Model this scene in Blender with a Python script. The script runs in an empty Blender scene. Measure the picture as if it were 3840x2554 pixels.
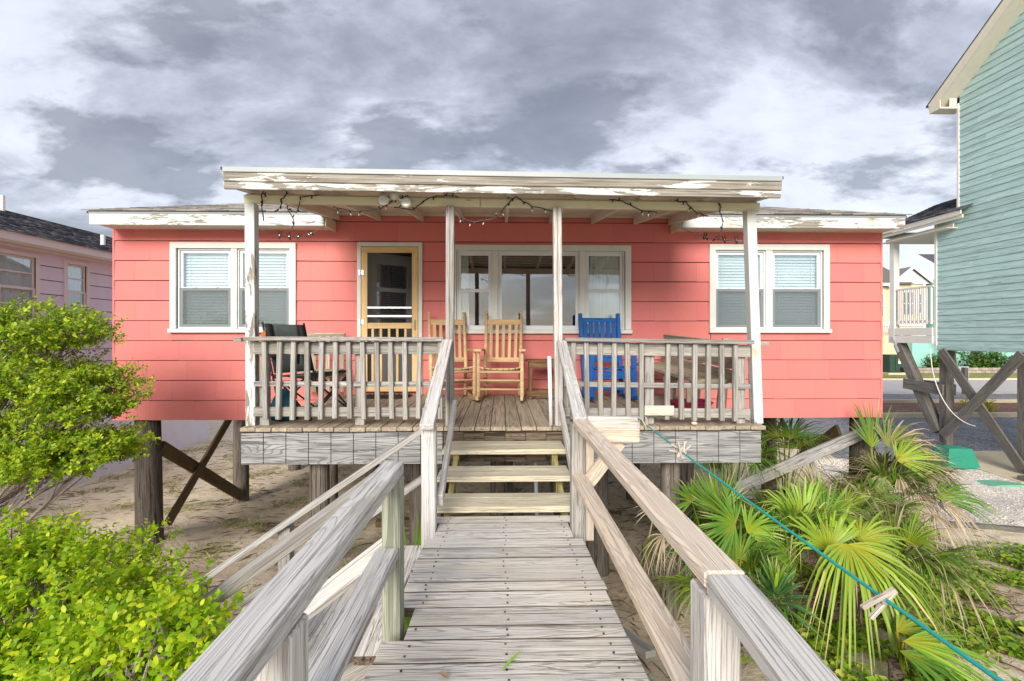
import bpy, math, random
import numpy as np
from mathutils import Vector, Matrix
R = math.radians
random.seed(7); rng = np.random.default_rng(7)
scene = bpy.context.scene
col = scene.collection

# ---------------------------------------------------------------- camera, sky, sun, exposure
CAMZ = 3.05
cam_d = bpy.data.cameras.new("camera"); cam = bpy.data.objects.new("camera", cam_d); col.objects.link(cam)
cam.location = (0, 0, CAMZ); cam.rotation_euler = (R(90), 0, R(-1.26))
cam_d.sensor_width = 36; cam_d.lens = 16.67; cam_d.shift_y = -0.0047
cam_d.clip_start = 0.05; cam_d.clip_end = 3000
scene.camera = cam
SUN_EL, SUN_AZ = R(24), R(12)          # sun stands behind the camera and to its left
sd = bpy.data.lights.new("sun", 'SUN'); sun = bpy.data.objects.new("sun", sd); col.objects.link(sun)
sd.energy = 1.3; sd.angle = R(30); sd.color = (1.0, 0.93, 0.82)
_ld = Vector((math.sin(SUN_AZ) * math.cos(SUN_EL), math.cos(SUN_AZ) * math.cos(SUN_EL), -math.sin(SUN_EL)))
sun.rotation_euler = _ld.to_track_quat('-Z', 'Y').to_euler(); sun.location = (-8, -15, 20)
scene.view_settings.view_transform = 'Standard'; scene.view_settings.look = 'None'
scene.view_settings.exposure = 2.0; scene.view_settings.gamma = 1.0
scene.render.engine = 'CYCLES'
scene.cycles.max_bounces = 8; scene.cycles.transparent_max_bounces = 12
scene.cycles.use_denoising = True

world = bpy.data.worlds.new("World"); scene.world = world; world.use_nodes = True

class NT:
    """tiny helper round a node tree"""
    def __init__(s, tree): s.t = tree; s.n = tree.nodes; s.l = tree.links
    def new(s, kind, **kw):
        n = s.n.new(kind)
        for k, v in kw.items():
            if k.startswith('_'): setattr(n, k[1:], v)
        for k, v in kw.items():
            if not k.startswith('_'): s.set(n, k, v)
        return n
    def set(s, n, k, v):
        key = k.replace('__', ' ')
        i = n.inputs[int(key[1:])] if key[0] == 'i' and key[1:].isdigit() else n.inputs[key]
        if isinstance(v, tuple) and len(v) == 2 and hasattr(v[0], 'outputs'): s.l.new(v[0].outputs[v[1]], i)
        elif hasattr(v, 'outputs'): s.l.new(v.outputs[0], i)
        elif isinstance(v, bpy.types.NodeSocket): s.l.new(v, i)
        else:
            if isinstance(v, tuple) and i.type == 'RGBA' and len(v) == 3: v = v + (1,)
            i.default_value = v
    def math(s, op, a, b=0.0, clamp=False):
        return s.new('ShaderNodeMath', _operation=op, _use_clamp=clamp, i0=a, i1=b)
    def ramp(s, fac, stops, interp='LINEAR'):
        r = s.new('ShaderNodeValToRGB', Fac=fac); cr = r.color_ramp; cr.interpolation = interp
        while len(cr.elements) < len(stops): cr.elements.new(0.5)
        for e, (p, c) in zip(cr.elements, stops):
            e.position = p; e.color = (c, c, c, 1) if not isinstance(c, tuple) else c + (1,)
        return r
    def mix(s, fac, a, b, blend='MIX'):
        m = s.new('ShaderNodeMix', _data_type='RGBA', _blend_type=blend)
        s.set(m, 'i0', fac); s.set(m, 'i6', a); s.set(m, 'i7', b)
        return m.outputs[2]

# sky: Nishita under a broken deck of rain clouds spread on a flat layer overhead
w = NT(world.node_tree); w.n.clear()
sky = w.new('ShaderNodeTexSky', _sky_type='NISHITA', _sun_disc=False, _sun_elevation=SUN_EL, _sun_rotation=R(180) + SUN_AZ)
tc = w.new('ShaderNodeTexCoord'); sep = w.new('ShaderNodeSeparateXYZ', i0=(tc, 'Generated'))
den = w.math('ADD', w.math('MAXIMUM', (sep, 2), 0.0), 0.36)
cmb = w.new('ShaderNodeCombineXYZ', X=w.math('DIVIDE', w.math('MULTIPLY', (sep, 0), 0.8), den), Y=w.math('DIVIDE', w.math('MULTIPLY', (sep, 1), 1.25), den), Z=3.7)
n1 = w.new('ShaderNodeTexNoise', Vector=cmb, Scale=2.1, Detail=13.0, Roughness=0.62, Distortion=0.2)
n2 = w.new('ShaderNodeTexNoise', Vector=cmb, Scale=1.0, Detail=3.0, Roughness=0.5)
cl = w.math('ADD', w.math('MULTIPLY', (n1, 0), 0.62), w.math('MULTIPLY', (n2, 0), 0.38))
# towards the horizon the layer thins and turns pale
hz = w.math('SUBTRACT', 1.0, w.math('MULTIPLY', w.math('MAXIMUM', (sep, 2), 0.0), 3.2), clamp=True)
cl = w.math('ADD', cl, w.math('MULTIPLY', hz, 0.012))
cr = w.ramp(cl, [(0.38, (0.15, 0.16, 0.19)), (0.45, (0.22, 0.232, 0.272)), (0.50, (0.31, 0.325, 0.375)), (0.545, (0.43, 0.448, 0.505)), (0.61, (0.50, 0.515, 0.56))])
# low ragged scud drifting below the layer
n3 = w.new('ShaderNodeTexNoise', Vector=w.new('ShaderNodeVectorMath', _operation='ADD', i0=cmb, i1=(4.3, 1.9, 2.2)), Scale=2.4, Detail=12.0, Roughness=0.58, Distortion=0.1)
scud = w.math('MULTIPLY', w.ramp((n3, 0), [(0.52, 0.0), (0.585, 1.0)]), 0.74)
cr = w.mix(scud, cr, (0.125, 0.132, 0.158))
bg1 = w.new('ShaderNodeBackground', Color=sky, Strength=0.055)
bg2 = w.new('ShaderNodeBackground', Color=cr, Strength=0.50)
mx = w.new('ShaderNodeMixShader', i0=0.88, i1=bg1, i2=bg2)
w.new('ShaderNodeOutputWorld', Surface=mx)

# ---------------------------------------------------------------- object helpers
WM = {}
def link(name, data, parent=None, M=None):
    o = bpy.data.objects.new(name, data); col.objects.link(o)
    M = M if M is not None else Matrix.Identity(4)
    WM[o] = M
    if parent is not None:
        o.parent = parent; o.matrix_parent_inverse = WM[parent].inverted()
    o.matrix_basis = M
    return o
def tag(o, label=None, cat=None, group=None, kind=None):
    if label: o['label'] = label
    if cat: o['category'] = cat
    if group: o['group'] = group
    if kind: o['kind'] = kind
    return o
def thing(name, loc, label, cat, group=None, rz=0.0):
    e = link(name, None, None, Matrix.Translation(loc) @ Matrix.Rotation(rz, 4, 'Z'))
    e.empty_display_size = 0.2
    return tag(e, label, cat, group)
def copy_tree(o, M, label=None, parent=None):
    c = o.copy(); col.objects.link(c); WM[c] = M
    if parent is None: c.matrix_basis = M
    else: c.parent = parent
    if label: c['label'] = label
    for ch in list(o.children): copy_tree(ch, WM[ch], None, c)
    return c

class MB:
    """collects shapes into one mesh"""
    def __init__(s): s.v = []; s.f = []; s.uv = []
    def add(s, vs, fs, uv=None):
        b = len(s.v); s.v += [tuple(v) for v in vs]; s.f += [tuple(i + b for i in f) for f in fs]
        s.uv += uv if uv is not None else [(0, 0)] * len(vs)
        return s
    def box(s, x0, x1, y0, y1, z0, z1):
        v = [(x0, y0, z0), (x1, y0, z0), (x1, y1, z0), (x0, y1, z0), (x0, y0, z1), (x1, y0, z1), (x1, y1, z1), (x0, y1, z1)]
        return s.add(v, [(0, 3, 2, 1), (4, 5, 6, 7), (0, 1, 5, 4), (1, 2, 6, 5), (2, 3, 7, 6), (3, 0, 4, 7)])
    def bar(s, p0, p1, wd, th, up=(0, 0, 1), ch=0.0):
        p0 = Vector(p0); p1 = Vector(p1); L = (p1 - p0).length
        M = frame(p0, p1, up); v, f = board_geo(L, wd, th, ch)
        return s.add([M @ Vector(q) for q in v], f)
    def tube(s, pts, rad, n=8, cap=True):
        pts = [Vector(p) for p in pts]; m = len(pts)
        if not hasattr(rad, '__len__'): rad = [rad] * m
        b = len(s.v); vs = []; fs = []
        prev = None
        for i, p in enumerate(pts):
            d = (pts[min(i + 1, m - 1)] - pts[max(i - 1, 0)]).normalized()
            a = prev if prev is not None else (Vector((1, 0, 0)) if abs(d.x) < 0.8 else Vector((0, 1, 0)))
            x = (a - d * a.dot(d)).normalized(); y = d.cross(x); prev = x
            for k in range(n):
                t = 2 * math.pi * k / n
                vs.append(p + (x * math.cos(t) + y * math.sin(t)) * rad[i])
        for i in range(m - 1):
            for k in range(n):
                k2 = (k + 1) % n
                fs.append((i * n + k, i * n + k2, (i + 1) * n + k2, (i + 1) * n + k))
        if cap:
            fs.append(tuple(range(n - 1, -1, -1))); fs.append(tuple((m - 1) * n + k for k in range(n)))
        return s.add(vs, fs)
    def ball(s, c, r, nu=10, nv=6, sz=1.0):
        pts = [(c[0], c[1], c[2] + r * sz * math.cos(math.pi * j / nv)) for j in range(nv + 1)]
        rad = [max(r * math.sin(math.pi * j / nv), 1e-4) for j in range(nv + 1)]
        return s.tube(pts, rad, nu)
    def mesh(s, name):
        m = bpy.data.meshes.new(name); m.from_pydata(s.v, [], s.f); m.update()
        return m
    def build(s, name, mt, parent=None, smooth=False, M=None, uv=False):
        m = s.mesh(name); m.materials.append(mt)
        if smooth: m.polygons.foreach_set('use_smooth', [True] * len(m.polygons))
        if uv:
            u = m.uv_layers.new(name='UVMap'); li = np.empty(len(m.loops), np.int32); m.loops.foreach_get('vertex_index', li)
            u.data.foreach_set('uv', np.array(s.uv, np.float32)[li].ravel())
        if M is not None:
            m.transform(M.inverted())
        return link(name, m, parent, M)

def frame(p0, p1, up=(0, 0, 1)):
    p0 = Vector(p0); p1 = Vector(p1); x = (p1 - p0).normalized(); u = Vector(up)
    if abs(x.dot(u)) > 0.99 * u.length: u = Vector((0, 1, 0)) if abs(x.y) < 0.9 else Vector((1, 0, 0))
    z = (u - x * x.dot(u)).normalized(); y = z.cross(x)
    M = Matrix((x, y, z)).transposed().to_4x4(); M.translation = (p0 + p1) / 2
    return M
def board_geo(L, wd, th, ch=0.004):
    a, b, c = L / 2, wd / 2, th / 2
    if ch <= 0:
        v = [(sx * a, sy * b, sz * c) for sx in (-1, 1) for sy in (-1, 1) for sz in (-1, 1)]
        return v, [(0, 1, 3, 2), (4, 6, 7, 5), (0, 4, 5, 1), (2, 3, 7, 6), (0, 2, 6, 4), (1, 5, 7, 3)]
    ch = min(ch, a * .45, b * .45, c * .45)
    v = []; idx = {}
    for sx in (-1, 1):
        for sy in (-1, 1):
            for sz in (-1, 1):
                for k in range(3):
                    p = [sx * a, sy * b, sz * c]
                    for j in range(3):
                        if j != k: p[j] -= (sx, sy, sz)[j] * ch
                    idx[(sx, sy, sz, k)] = len(v); v.append(tuple(p))
    f = []
    for k in range(3):
        i, j = [(1, 2), (2, 0), (0, 1)][k]
        for s in (-1, 1):
            q = []
            for (si, sj) in ((-1, -1), (1, -1), (1, 1), (-1, 1)):
                t = [0, 0, 0]; t[k] = s; t[i] = si; t[j] = sj
                q.append(idx[(t[0], t[1], t[2], k)])
            f.append(tuple(q if s > 0 else q[::-1]))
    for k in range(3):                       # edges along axis k
        i, j = [(1, 2), (2, 0), (0, 1)][k]
        for si in (-1, 1):
            for sj in (-1, 1):
                def g(sk, face):
                    t = [0, 0, 0]; t[k] = sk; t[i] = si; t[j] = sj
                    return idx[(t[0], t[1], t[2], face)]
                q = [g(-1, i), g(1, i), g(1, j), g(-1, j)]
                f.append(tuple(q if si * sj < 0 else q[::-1]))
    for sx in (-1, 1):
        for sy in (-1, 1):
            for sz in (-1, 1):
                q = [idx[(sx, sy, sz, k)] for k in range(3)]
                f.append(tuple(q if sx * sy * sz > 0 else q[::-1]))
    return v, f
_bc = {}
def board(name, p0, p1, wd, th, mt, parent=None, up=(0, 0, 1), ch=0.004):
    L = (Vector(p1) - Vector(p0)).length
    key = (round(L, 3), round(wd, 4), round(th, 4), ch, mt.name)
    m = _bc.get(key)
    if m is None:
        v, f = board_geo(L, wd, th, ch); m = bpy.data.meshes.new(name); m.from_pydata(v, [], f); m.materials.append(mt); _bc[key] = m
    return link(name, m, parent, frame(p0, p1, up))
def np_mesh(name, verts, faces, mt, parent=None, uv=None, smooth=False):
    """verts (N,3), faces (M,k) all k-gons"""
    m = bpy.data.meshes.new(name); k = faces.shape[1]
    m.vertices.add(len(verts)); m.vertices.foreach_set('co', np.asarray(verts, np.float32).ravel())
    m.loops.add(faces.size); m.loops.foreach_set('vertex_index', faces.astype(np.int32).ravel())
    m.polygons.add(len(faces)); m.polygons.foreach_set('loop_start', np.arange(0, faces.size, k, dtype=np.int32))
    m.polygons.foreach_set('loop_total', np.full(len(faces), k, np.int32))
    if smooth: m.polygons.foreach_set('use_smooth', np.ones(len(faces), bool))
    if uv is not None:
        u = m.uv_layers.new(name='UVMap'); u.data.foreach_set('uv', np.asarray(uv, np.float32)[faces.ravel()].ravel())
    m.update(calc_edges=True); m.materials.append(mt)
    return link(name, m, parent)
def jit(a): return random.uniform(-a, a)

# ---------------------------------------------------------------- materials
def newmat(name):
    m = bpy.data.materials.new(name); m.use_nodes = True; t = NT(m.node_tree); t.n.clear()
    return m, t
def finish(t, color, rough=0.8, bump=None, bstr=0.3, bdist=0.01, spec=0.3, **kw):
    b = t.new('ShaderNodeBsdfPrincipled'); t.set(b, 'Base Color', color); t.set(b, 'Roughness', rough)
    b.inputs['Specular IOR Level'].default_value = spec
    for k, v in kw.items(): t.set(b, k.replace('_', ' '), v)
    if bump is not None:
        bp = t.new('ShaderNodeBump', Strength=bstr, Distance=bdist, Height=bump); t.set(b, 'Normal', bp)
    t.new('ShaderNodeOutputMaterial', Surface=b)
    return b
def objcoord(t, scale, rnd=True, extra=0.0):
    tc = t.new('ShaderNodeTexCoord'); src = (tc, 'Object')
    if rnd == 'world': src = (t.new('ShaderNodeNewGeometry'), 'Position'); rnd = False
    if rnd:
        oi = t.new('ShaderNodeObjectInfo')
        off = t.math('MULTIPLY', (oi, 'Random'), 61.0)
        cb = t.new('ShaderNodeCombineXYZ', X=off, Y=off, Z=off)
        src = t.new('ShaderNodeVectorMath', _operation='ADD', i0=src, i1=cb)
    return t.new('ShaderNodeMapping', Vector=src, Scale=scale, Location=(extra, extra * 1.3, extra * .7))
def wood(name, light, mid, dark, crack=0.5, var=0.25, tint=None, fine=1.0, rough=0.85, axis=0, ringk=0.34, space=True):
    m, t = newmat(name)
    objcoord = lambda t, s_, extra=0.0: globals()['objcoord'](t, s_, space, extra)
    def sc(a, b):
        v = [b, b, b]; v[axis] = a; return tuple(v)
    A = t.new('ShaderNodeTexNoise', Vector=objcoord(t, sc(0.9, 13 * fine)), Scale=1.6, Detail=6.0, Roughness=0.62, Distortion=0.9)
    B = t.new('ShaderNodeTexNoise', Vector=objcoord(t, sc(1.6, 95 * fine), extra=4.2), Scale=1.6, Detail=4.0, Roughness=0.6, Distortion=0.25)
    C = t.new('ShaderNodeTexNoise', Vector=objcoord(t, sc(0.55, 26 * fine), extra=9.1), Scale=1.5, Detail=3.0, Roughness=0.5, Distortion=0.5)
    D = t.new('ShaderNodeTexNoise', Vector=objcoord(t, sc(2.2, 3.5), extra=2.1), Scale=1.2, Detail=3.0)
    c = t.mix(t.ramp((A, 0), [(0.25, 0.0), (0.68, 1.0)]), mid, light)
    c = t.mix(t.math('MULTIPLY', t.ramp((B, 0), [(0.42, 1.0), (0.54, 0.0)]), 0.75), c, mid)
    cr = t.math('MULTIPLY', t.ramp((C, 0), [(0.365, 1.0), (0.385, 0.0)]), crack)
    cr2 = t.math('MULTIPLY', t.ramp((B, 0), [(0.37, 1.0), (0.41, 0.0)]), crack * 0.9)
    crk = t.math('MAXIMUM', cr, cr2)
    # growth rings: thin contour lines drawn out along the board
    E = t.new('ShaderNodeTexNoise', Vector=objcoord(t, sc(0.32, 7.0 * fine), extra=5.5), Scale=1.3, Detail=2.0, Roughness=0.4, Distortion=0.15)
    ring = t.math('SINE', t.math('MULTIPLY', (E, 0), 230.0))
    crk = t.math('MAXIMUM', crk, t.math('MULTIPLY', t.ramp(ring, [(0.62, 0.0), (0.96, 1.0)]), ringk))
    c = t.mix(crk, c, dark)
    # knots
    vo = t.new('ShaderNodeTexVoronoi', Vector=objcoord(t, sc(1.4, 7.5), extra=1.7), Scale=1.0)
    kn = t.ramp((vo, 'Distance'), [(0.04, 1.0), (0.11, 0.0)])
    c = t.mix(t.math('MULTIPLY', kn, 0.65), c, dark)
    if tint: c = t.mix(t.math('MULTIPLY', t.ramp((D, 0), [(0.5, 0.0), (0.72, 1.0)]), 0.6), c, tint)
    oi = t.new('ShaderNodeObjectInfo')
    r2 = t.math('FRACT', t.math('MULTIPLY', (oi, 'Random'), 17.3))
    if tint: c = t.mix(t.math('MULTIPLY', r2, 0.4), c, tint)
    W2 = t.new('ShaderNodeTexNoise', Vector=objcoord(t, sc(1.3, 4.0), extra=15.0), Scale=1.4, Detail=4.0, Roughness=0.6)
    c = t.mix(t.math('MULTIPLY', t.ramp((W2, 0), [(0.50, 0.0), (0.70, 1.0)]), 0.35), c, mid)
    val = t.math('ADD', t.math('MULTIPLY', (oi, 'Random'), var), 1.0 - var * 0.5)
    hs = t.new('ShaderNodeHueSaturation', Value=val, Color=c)
    h = t.math('SUBTRACT', t.math('MULTIPLY', (A, 0), 0.5), t.math('MULTIPLY', crk, 0.9))
    finish(t, hs, rough, h, 0.8, 0.008, 0.2)
    return m
def peeling(name, paint, woodc, dark, amount=0.5, rust=0.35, axis=0):
    m, t = newmat(name)
    def sc(a, b):
        v = [b, b, b]; v[axis] = a; return tuple(v)
    A = t.new('ShaderNodeTexNoise', Vector=objcoord(t, sc(2.2, 13)), Scale=1.6, Detail=7.0, Roughness=0.7, Distortion=0.5)
    B = t.new('ShaderNodeTexNoise', Vector=objcoord(t, sc(1.2, 50), extra=3), Scale=1.5, Detail=4.0, Roughness=0.6)
    C = t.new('ShaderNodeTexNoise', Vector=objcoord(t, sc(0.8, 2.0), extra=7), Scale=1.3, Detail=2.0)
    msk = t.math('ADD', (A, 0), t.math('MULTIPLY', t.math('SUBTRACT', (C, 0), 0.5), 0.7))
    pk = t.ramp(msk, [(amount - 0.012, 0.0), (amount + 0.012, 1.0)])       # 1 = paint left
    wd = t.mix(t.ramp((B, 0), [(0.35, 0.0), (0.65, 1.0)]), dark, woodc)
    Rn = t.new('ShaderNodeTexNoise', Vector=objcoord(t, sc(2.4, 3.0), extra=12), Scale=1.6, Detail=3.0)
    pt = t.mix(t.math('MULTIPLY', t.ramp((Rn, 0), [(0.60, 0.0), (0.75, 1.0)]), rust), paint, (0.50, 0.27, 0.05))
    c = t.mix(pk, wd, pt)
    finish(t, c, 0.7, t.math('ADD', t.math('MULTIPLY', pk, 1.0), t.math('MULTIPLY', (B, 0), 0.4)), 0.5, 0.003, 0.3)
    return m
def plain(name, color, rough=0.6, noise=0.15, nscale=6.0, bump=0.0, spec=0.4, rnd=0.0, metallic=0.0, axis=None):
    m, t = newmat(name)
    v = [nscale] * 3
    if axis is not None: v[axis] = nscale * 0.06
    N = t.new('ShaderNodeTexNoise', Vector=objcoord(t, tuple(v)), Scale=1.0, Detail=5.0, Roughness=0.6)
    f = t.math('ADD', 1.0 - noise * 0.5, t.math('MULTIPLY', t.ramp((N, 0), [(0.3, 0.0), (0.7, 1.0)]), noise))
    if rnd:
        oi = t.new('ShaderNodeObjectInfo'); f = t.math('MULTIPLY', f, t.math('ADD', 1 - rnd / 2, t.math('MULTIPLY', (oi, 'Random'), rnd)))
    hs = t.new('ShaderNodeHueSaturation', Value=f, Color=color + (1,))
    b = finish(t, hs, rough, (N, 0) if bump else None, bump, 0.004, spec)
    b.inputs['Metallic'].default_value = metallic
    return m
def shingle_mat(name, color, worn):
    """painted cement shingle: fine vertical combing, faint blotches, each piece a touch different"""
    m, t = newmat(name)
    tc = t.new('ShaderNodeTexCoord')
    comb = t.new('ShaderNodeTexNoise', Vector=objcoord(t, (70, 1, 1.2)), Scale=1.4, Detail=2.0)
    blo = t.new('ShaderNodeTexNoise', Vector=objcoord(t, (2.2, 2.2, 2.2)), Scale=1.0, Detail=5.0, Roughness=0.6)
    dirt = t.new('ShaderNodeTexNoise', Vector=objcoord(t, (9, 9, 3)), Scale=1.0, Detail=6.0, Roughness=0.7)
    c = t.mix(t.math('MULTIPLY', t.ramp((comb, 0), [(0.35, 1.0), (0.65, 0.0)]), 0.10), color, worn)
    c = t.mix(t.math('MULTIPLY', t.ramp((blo, 0), [(0.38, 0.0), (0.72, 1.0)]), 0.32), c, worn)
    c = t.mix(t.math('MULTIPLY', t.ramp((dirt, 0), [(0.66, 0.0), (0.80, 1.0)]), 0.25), c, (0.25, 0.12, 0.09))
    oi = t.new('ShaderNodeObjectInfo')
    hs = t.new('ShaderNodeHueSaturation', Value=t.math('ADD', 0.975, t.math('MULTIPLY', (oi, 'Random'), 0.045)), Hue=t.math('ADD', 0.497, t.math('MULTIPLY', (oi, 'Random'), 0.006)), Color=c)
    finish(t, hs, 0.62, (comb, 0), 0.18, 0.003, 0.3)
    return m
def leafmat(name, c1, c2, c3, trans=0.35, rough=0.45):
    m, t = newmat(name)
    g = t.new('ShaderNodeNewGeometry')
    r = t.ramp((g, 'Random Per Island'), [(0.0, c1), (0.55, c2), (1.0, c3)])
    b = t.new('ShaderNodeBsdfPrincipled', Roughness=rough); t.set(b, 'Base Color', r); b.inputs['Specular IOR Level'].default_value = 0.35
    tr = t.new('ShaderNodeBsdfTranslucent', Color=r)
    mx = t.new('ShaderNodeMixShader', i0=trans, i1=b, i2=tr)
    t.new('ShaderNodeOutputMaterial', Surface=mx)
    return m
def frondmat(name, base, mid, tip, tipstart=0.6, trans=0.3):
    m, t = newmat(name)
    uv = t.new('ShaderNodeUVMap', _uv_map='UVMap'); sp = t.new('ShaderNodeSeparateXYZ', i0=uv)
    g = t.new('ShaderNodeNewGeometry')
    oi = t.new('ShaderNodeObjectInfo')
    al = t.math('ADD', (sp, 1), t.math('MULTIPLY', t.math('SUBTRACT', (g, 'Random Per Island'), 0.5), 0.5))
    r = t.ramp(al, [(0.0, base), (0.22, mid), (tipstart, mid), (min(tipstart + 0.28, 1.0), tip)])
    hs = t.new('ShaderNodeHueSaturation', Color=r, Value=t.math('ADD', 0.75, t.math('MULTIPLY', (g, 'Random Per Island'), 0.5)), Hue=t.math('ADD', 0.485, t.math('MULTIPLY', (oi, 'Random'), 0.03)))
    b = t.new('ShaderNodeBsdfPrincipled', Roughness=0.42); t.set(b, 'Base Color', hs); b.inputs['Specular IOR Level'].default_value = 0.4
    tr = t.new('ShaderNodeBsdfTranslucent', Color=hs)
    mx = t.new('ShaderNodeMixShader', i0=trans, i1=b, i2=tr)
    t.new('ShaderNodeOutputMaterial', Surface=mx)
    return m
def glassmat(name, refl=0.3, tint=(0.92, 0.97, 0.98), rough=0.01, fmul=0.9):
    m, t = newmat(name)
    N = t.new('ShaderNodeTexNoise', Vector=objcoord(t, (1.1, 1.1, 1.1)), Scale=1.0, Detail=1.0)
    bp = t.new('ShaderNodeBump', Strength=0.05, Distance=0.05, Height=(N, 0))
    gl = t.new('ShaderNodeBsdfGlossy', Roughness=rough, Color=(0.95, 0.97, 1.0), Normal=bp)
    tr = t.new('ShaderNodeBsdfTransparent', Color=tint)
    fr = t.new('ShaderNodeFresnel', IOR=1.5)
    f = t.math('ADD', t.math('MULTIPLY', (fr, 0), fmul), refl, clamp=True)
    mx = t.new('ShaderNodeMixShader', i0=f, i1=tr, i2=gl)
    t.new('ShaderNodeOutputMaterial', Surface=mx)
    return m
def screenmat(name, cover=0.55, color=(0.03, 0.03, 0.035)):
    m, t = newmat(name)
    d = t.new('ShaderNodeBsdfPrincipled', Roughness=0.6); t.set(d, 'Base Color', color)
    tr = t.new('ShaderNodeBsdfTransparent')
    mx = t.new('ShaderNodeMixShader', i0=cover, i1=tr, i2=d)
    t.new('ShaderNodeOutputMaterial', Surface=mx)
    return m
def roofmat(name, a, b, c):
    m, t = newmat(name)
    g = t.new('ShaderNodeNewGeometry')
    N = t.new('ShaderNodeTexNoise', Vector=objcoord(t, (40, 40, 40)), Scale=1.0, Detail=3.0)
    r = t.ramp((g, 'Random Per Island'), [(0.0, a), (0.5, b), (1.0, c)])
    cc = t.mix(t.math('MULTIPLY', t.ramp((N, 0), [(0.4, 0.0), (0.6, 1.0)]), 0.3), r, a)
    finish(t, cc, 0.95, (N, 0), 0.5, 0.003, 0.1)
    return m

M = {}
M['walk'] = wood('walk_wood', (0.85, 0.82, 0.79), (0.72, 0.685, 0.645), (0.13, 0.10, 0.085), 0.9, 0.26, tint=(0.80, 0.72, 0.59), ringk=0.45)
M['rail'] = wood('rail_wood', (0.72, 0.71, 0.705), (0.54, 0.525, 0.52), (0.12, 0.10, 0.095), 0.6, 0.24, tint=(0.66, 0.62, 0.56), ringk=0.24)
M['grey'] = wood('grey_wood', (0.47, 0.46, 0.455), (0.30, 0.29, 0.29), (0.06, 0.05, 0.05), 0.65, 0.3, tint=(0.40, 0.37, 0.31))
M['deck'] = wood('deck_wood', (0.60, 0.50, 0.40), (0.38, 0.305, 0.235), (0.06, 0.04, 0.03), 0.65, 0.25, tint=(0.36, 0.33, 0.24))
M['fresh'] = wood('fresh_wood', (0.80, 0.69, 0.57), (0.66, 0.53, 0.41), (0.28, 0.18, 0.12), 0.35, 0.15, tint=(0.55, 0.5, 0.45), fine=0.7)
M['tread'] = wood('tread_wood', (0.76, 0.70, 0.58), (0.60, 0.53, 0.42), (0.13, 0.10, 0.075), 0.6, 0.2, tint=(0.66, 0.62, 0.42))
M['treated'] = wood('treated_post_wood', (0.45, 0.46, 0.38), (0.29, 0.30, 0.235), (0.06, 0.05, 0.04), 0.6, 0.2, tint=(0.38, 0.42, 0.32))
M['yellowgreen'] = wood('new_treated_wood', (0.50, 0.45, 0.20), (0.36, 0.31, 0.12), (0.16, 0.11, 0.05), 0.3, 0.2)
M['brace'] = wood('brace_wood', (0.30, 0.22, 0.13), (0.19, 0.13, 0.075), (0.05, 0.035, 0.02), 0.5, 0.2)
M['pile'] = wood('pile_wood', (0.26, 0.225, 0.20), (0.12, 0.10, 0.085), (0.018, 0.013, 0.011), 0.8, 0.25, fine=0.8)
M['skirt'] = wood('skirt_plywood', (0.42, 0.42, 0.425), (0.24, 0.24, 0.245), (0.06, 0.055, 0.055), 0.7, 0.05, fine=0.45, ringk=0.5, space='world')
M['dark'] = wood('rot_and_gap_shade_wood', (0.20, 0.155, 0.115), (0.085, 0.062, 0.046), (0.02, 0.014, 0.01), 0.8, 0.3, fine=0.6)
M['greenpost'] = wood('neighbour_post_wood', (0.24, 0.225, 0.21), (0.135, 0.125, 0.115), (0.03, 0.026, 0.024), 0.6, 0.3, fine=0.6)
M['pine'] = wood('pine_door_wood', (0.80, 0.60, 0.33), (0.70, 0.49, 0.24), (0.42, 0.25, 0.10), 0.2, 0.12, fine=0.6, ringk=0.2)
M['oak'] = wood('chair_wood', (0.70, 0.51, 0.31), (0.57, 0.39, 0.215), (0.18, 0.10, 0.05), 0.3, 0.25, fine=0.8, ringk=0.2)
M['table'] = wood('table_wood', (0.28, 0.17, 0.09), (0.17, 0.095, 0.05), (0.04, 0.025, 0.015), 0.5, 0.2)
M['white_peel'] = peeling('peeling_white_paint', (0.58, 0.60, 0.58), (0.36, 0.34, 0.30), (0.13, 0.11, 0.09), 0.50, 0.8)
M['white_peel2'] = peeling('worn_white_paint', (0.56, 0.60, 0.60), (0.36, 0.34, 0.30), (0.16, 0.14, 0.12), 0.39, 0.5)
M['fascia_peel'] = peeling('bare_fascia_paint', (0.60, 0.60, 0.56), (0.37, 0.35, 0.31), (0.13, 0.11, 0.085), 0.57, 0.8)
M['cream'] = peeling('cream_beam_paint', (0.66, 0.64, 0.47), (0.42, 0.38, 0.26), (0.24, 0.2, 0.13), 0.30, 0.35)
M['soffit'] = plain('soffit_paint', (0.66, 0.61, 0.53), 0.6, 0.2, 3.0)
M['trim'] = plain('window_trim_paint', (0.64, 0.655, 0.62), 0.45, 0.12, 5.0, spec=0.4)
M['vinyl'] = plain('white_vinyl', (0.66, 0.70, 0.73), 0.3, 0.04, 5.0)
M['metal_trim'] = plain('drip_edge_metal', (0.33, 0.37, 0.385), 0.4, 0.12, 2.0)
M['pink'] = shingle_mat('salmon_shingle', (0.645, 0.192, 0.18), (0.585, 0.165, 0.148))
M['pinkwall'] = plain('salmon_wall', (0.22, 0.06, 0.05), 0.7)
M['lilac'] = shingle_mat('lilac_shingle', (0.84, 0.70, 0.81), (0.79, 0.645, 0.74))
M['lilactrim'] = plain('pale_pink_trim', (0.85, 0.71, 0.69), 0.5, 0.08)
M['stucco'] = plain('lilac_stucco', (0.84, 0.79, 0.86), 0.8, 0.1, 3.0, 0.1)
M['aqua'] = wood('aqua_clapboard', (0.52, 0.72, 0.715), (0.44, 0.64, 0.635), (0.20, 0.29, 0.285), 0.5, 0.14, fine=0.5, ringk=0.08)
M['creamtrim'] = plain('cream_trim', (0.72, 0.68, 0.58), 0.5, 0.1)
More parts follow.
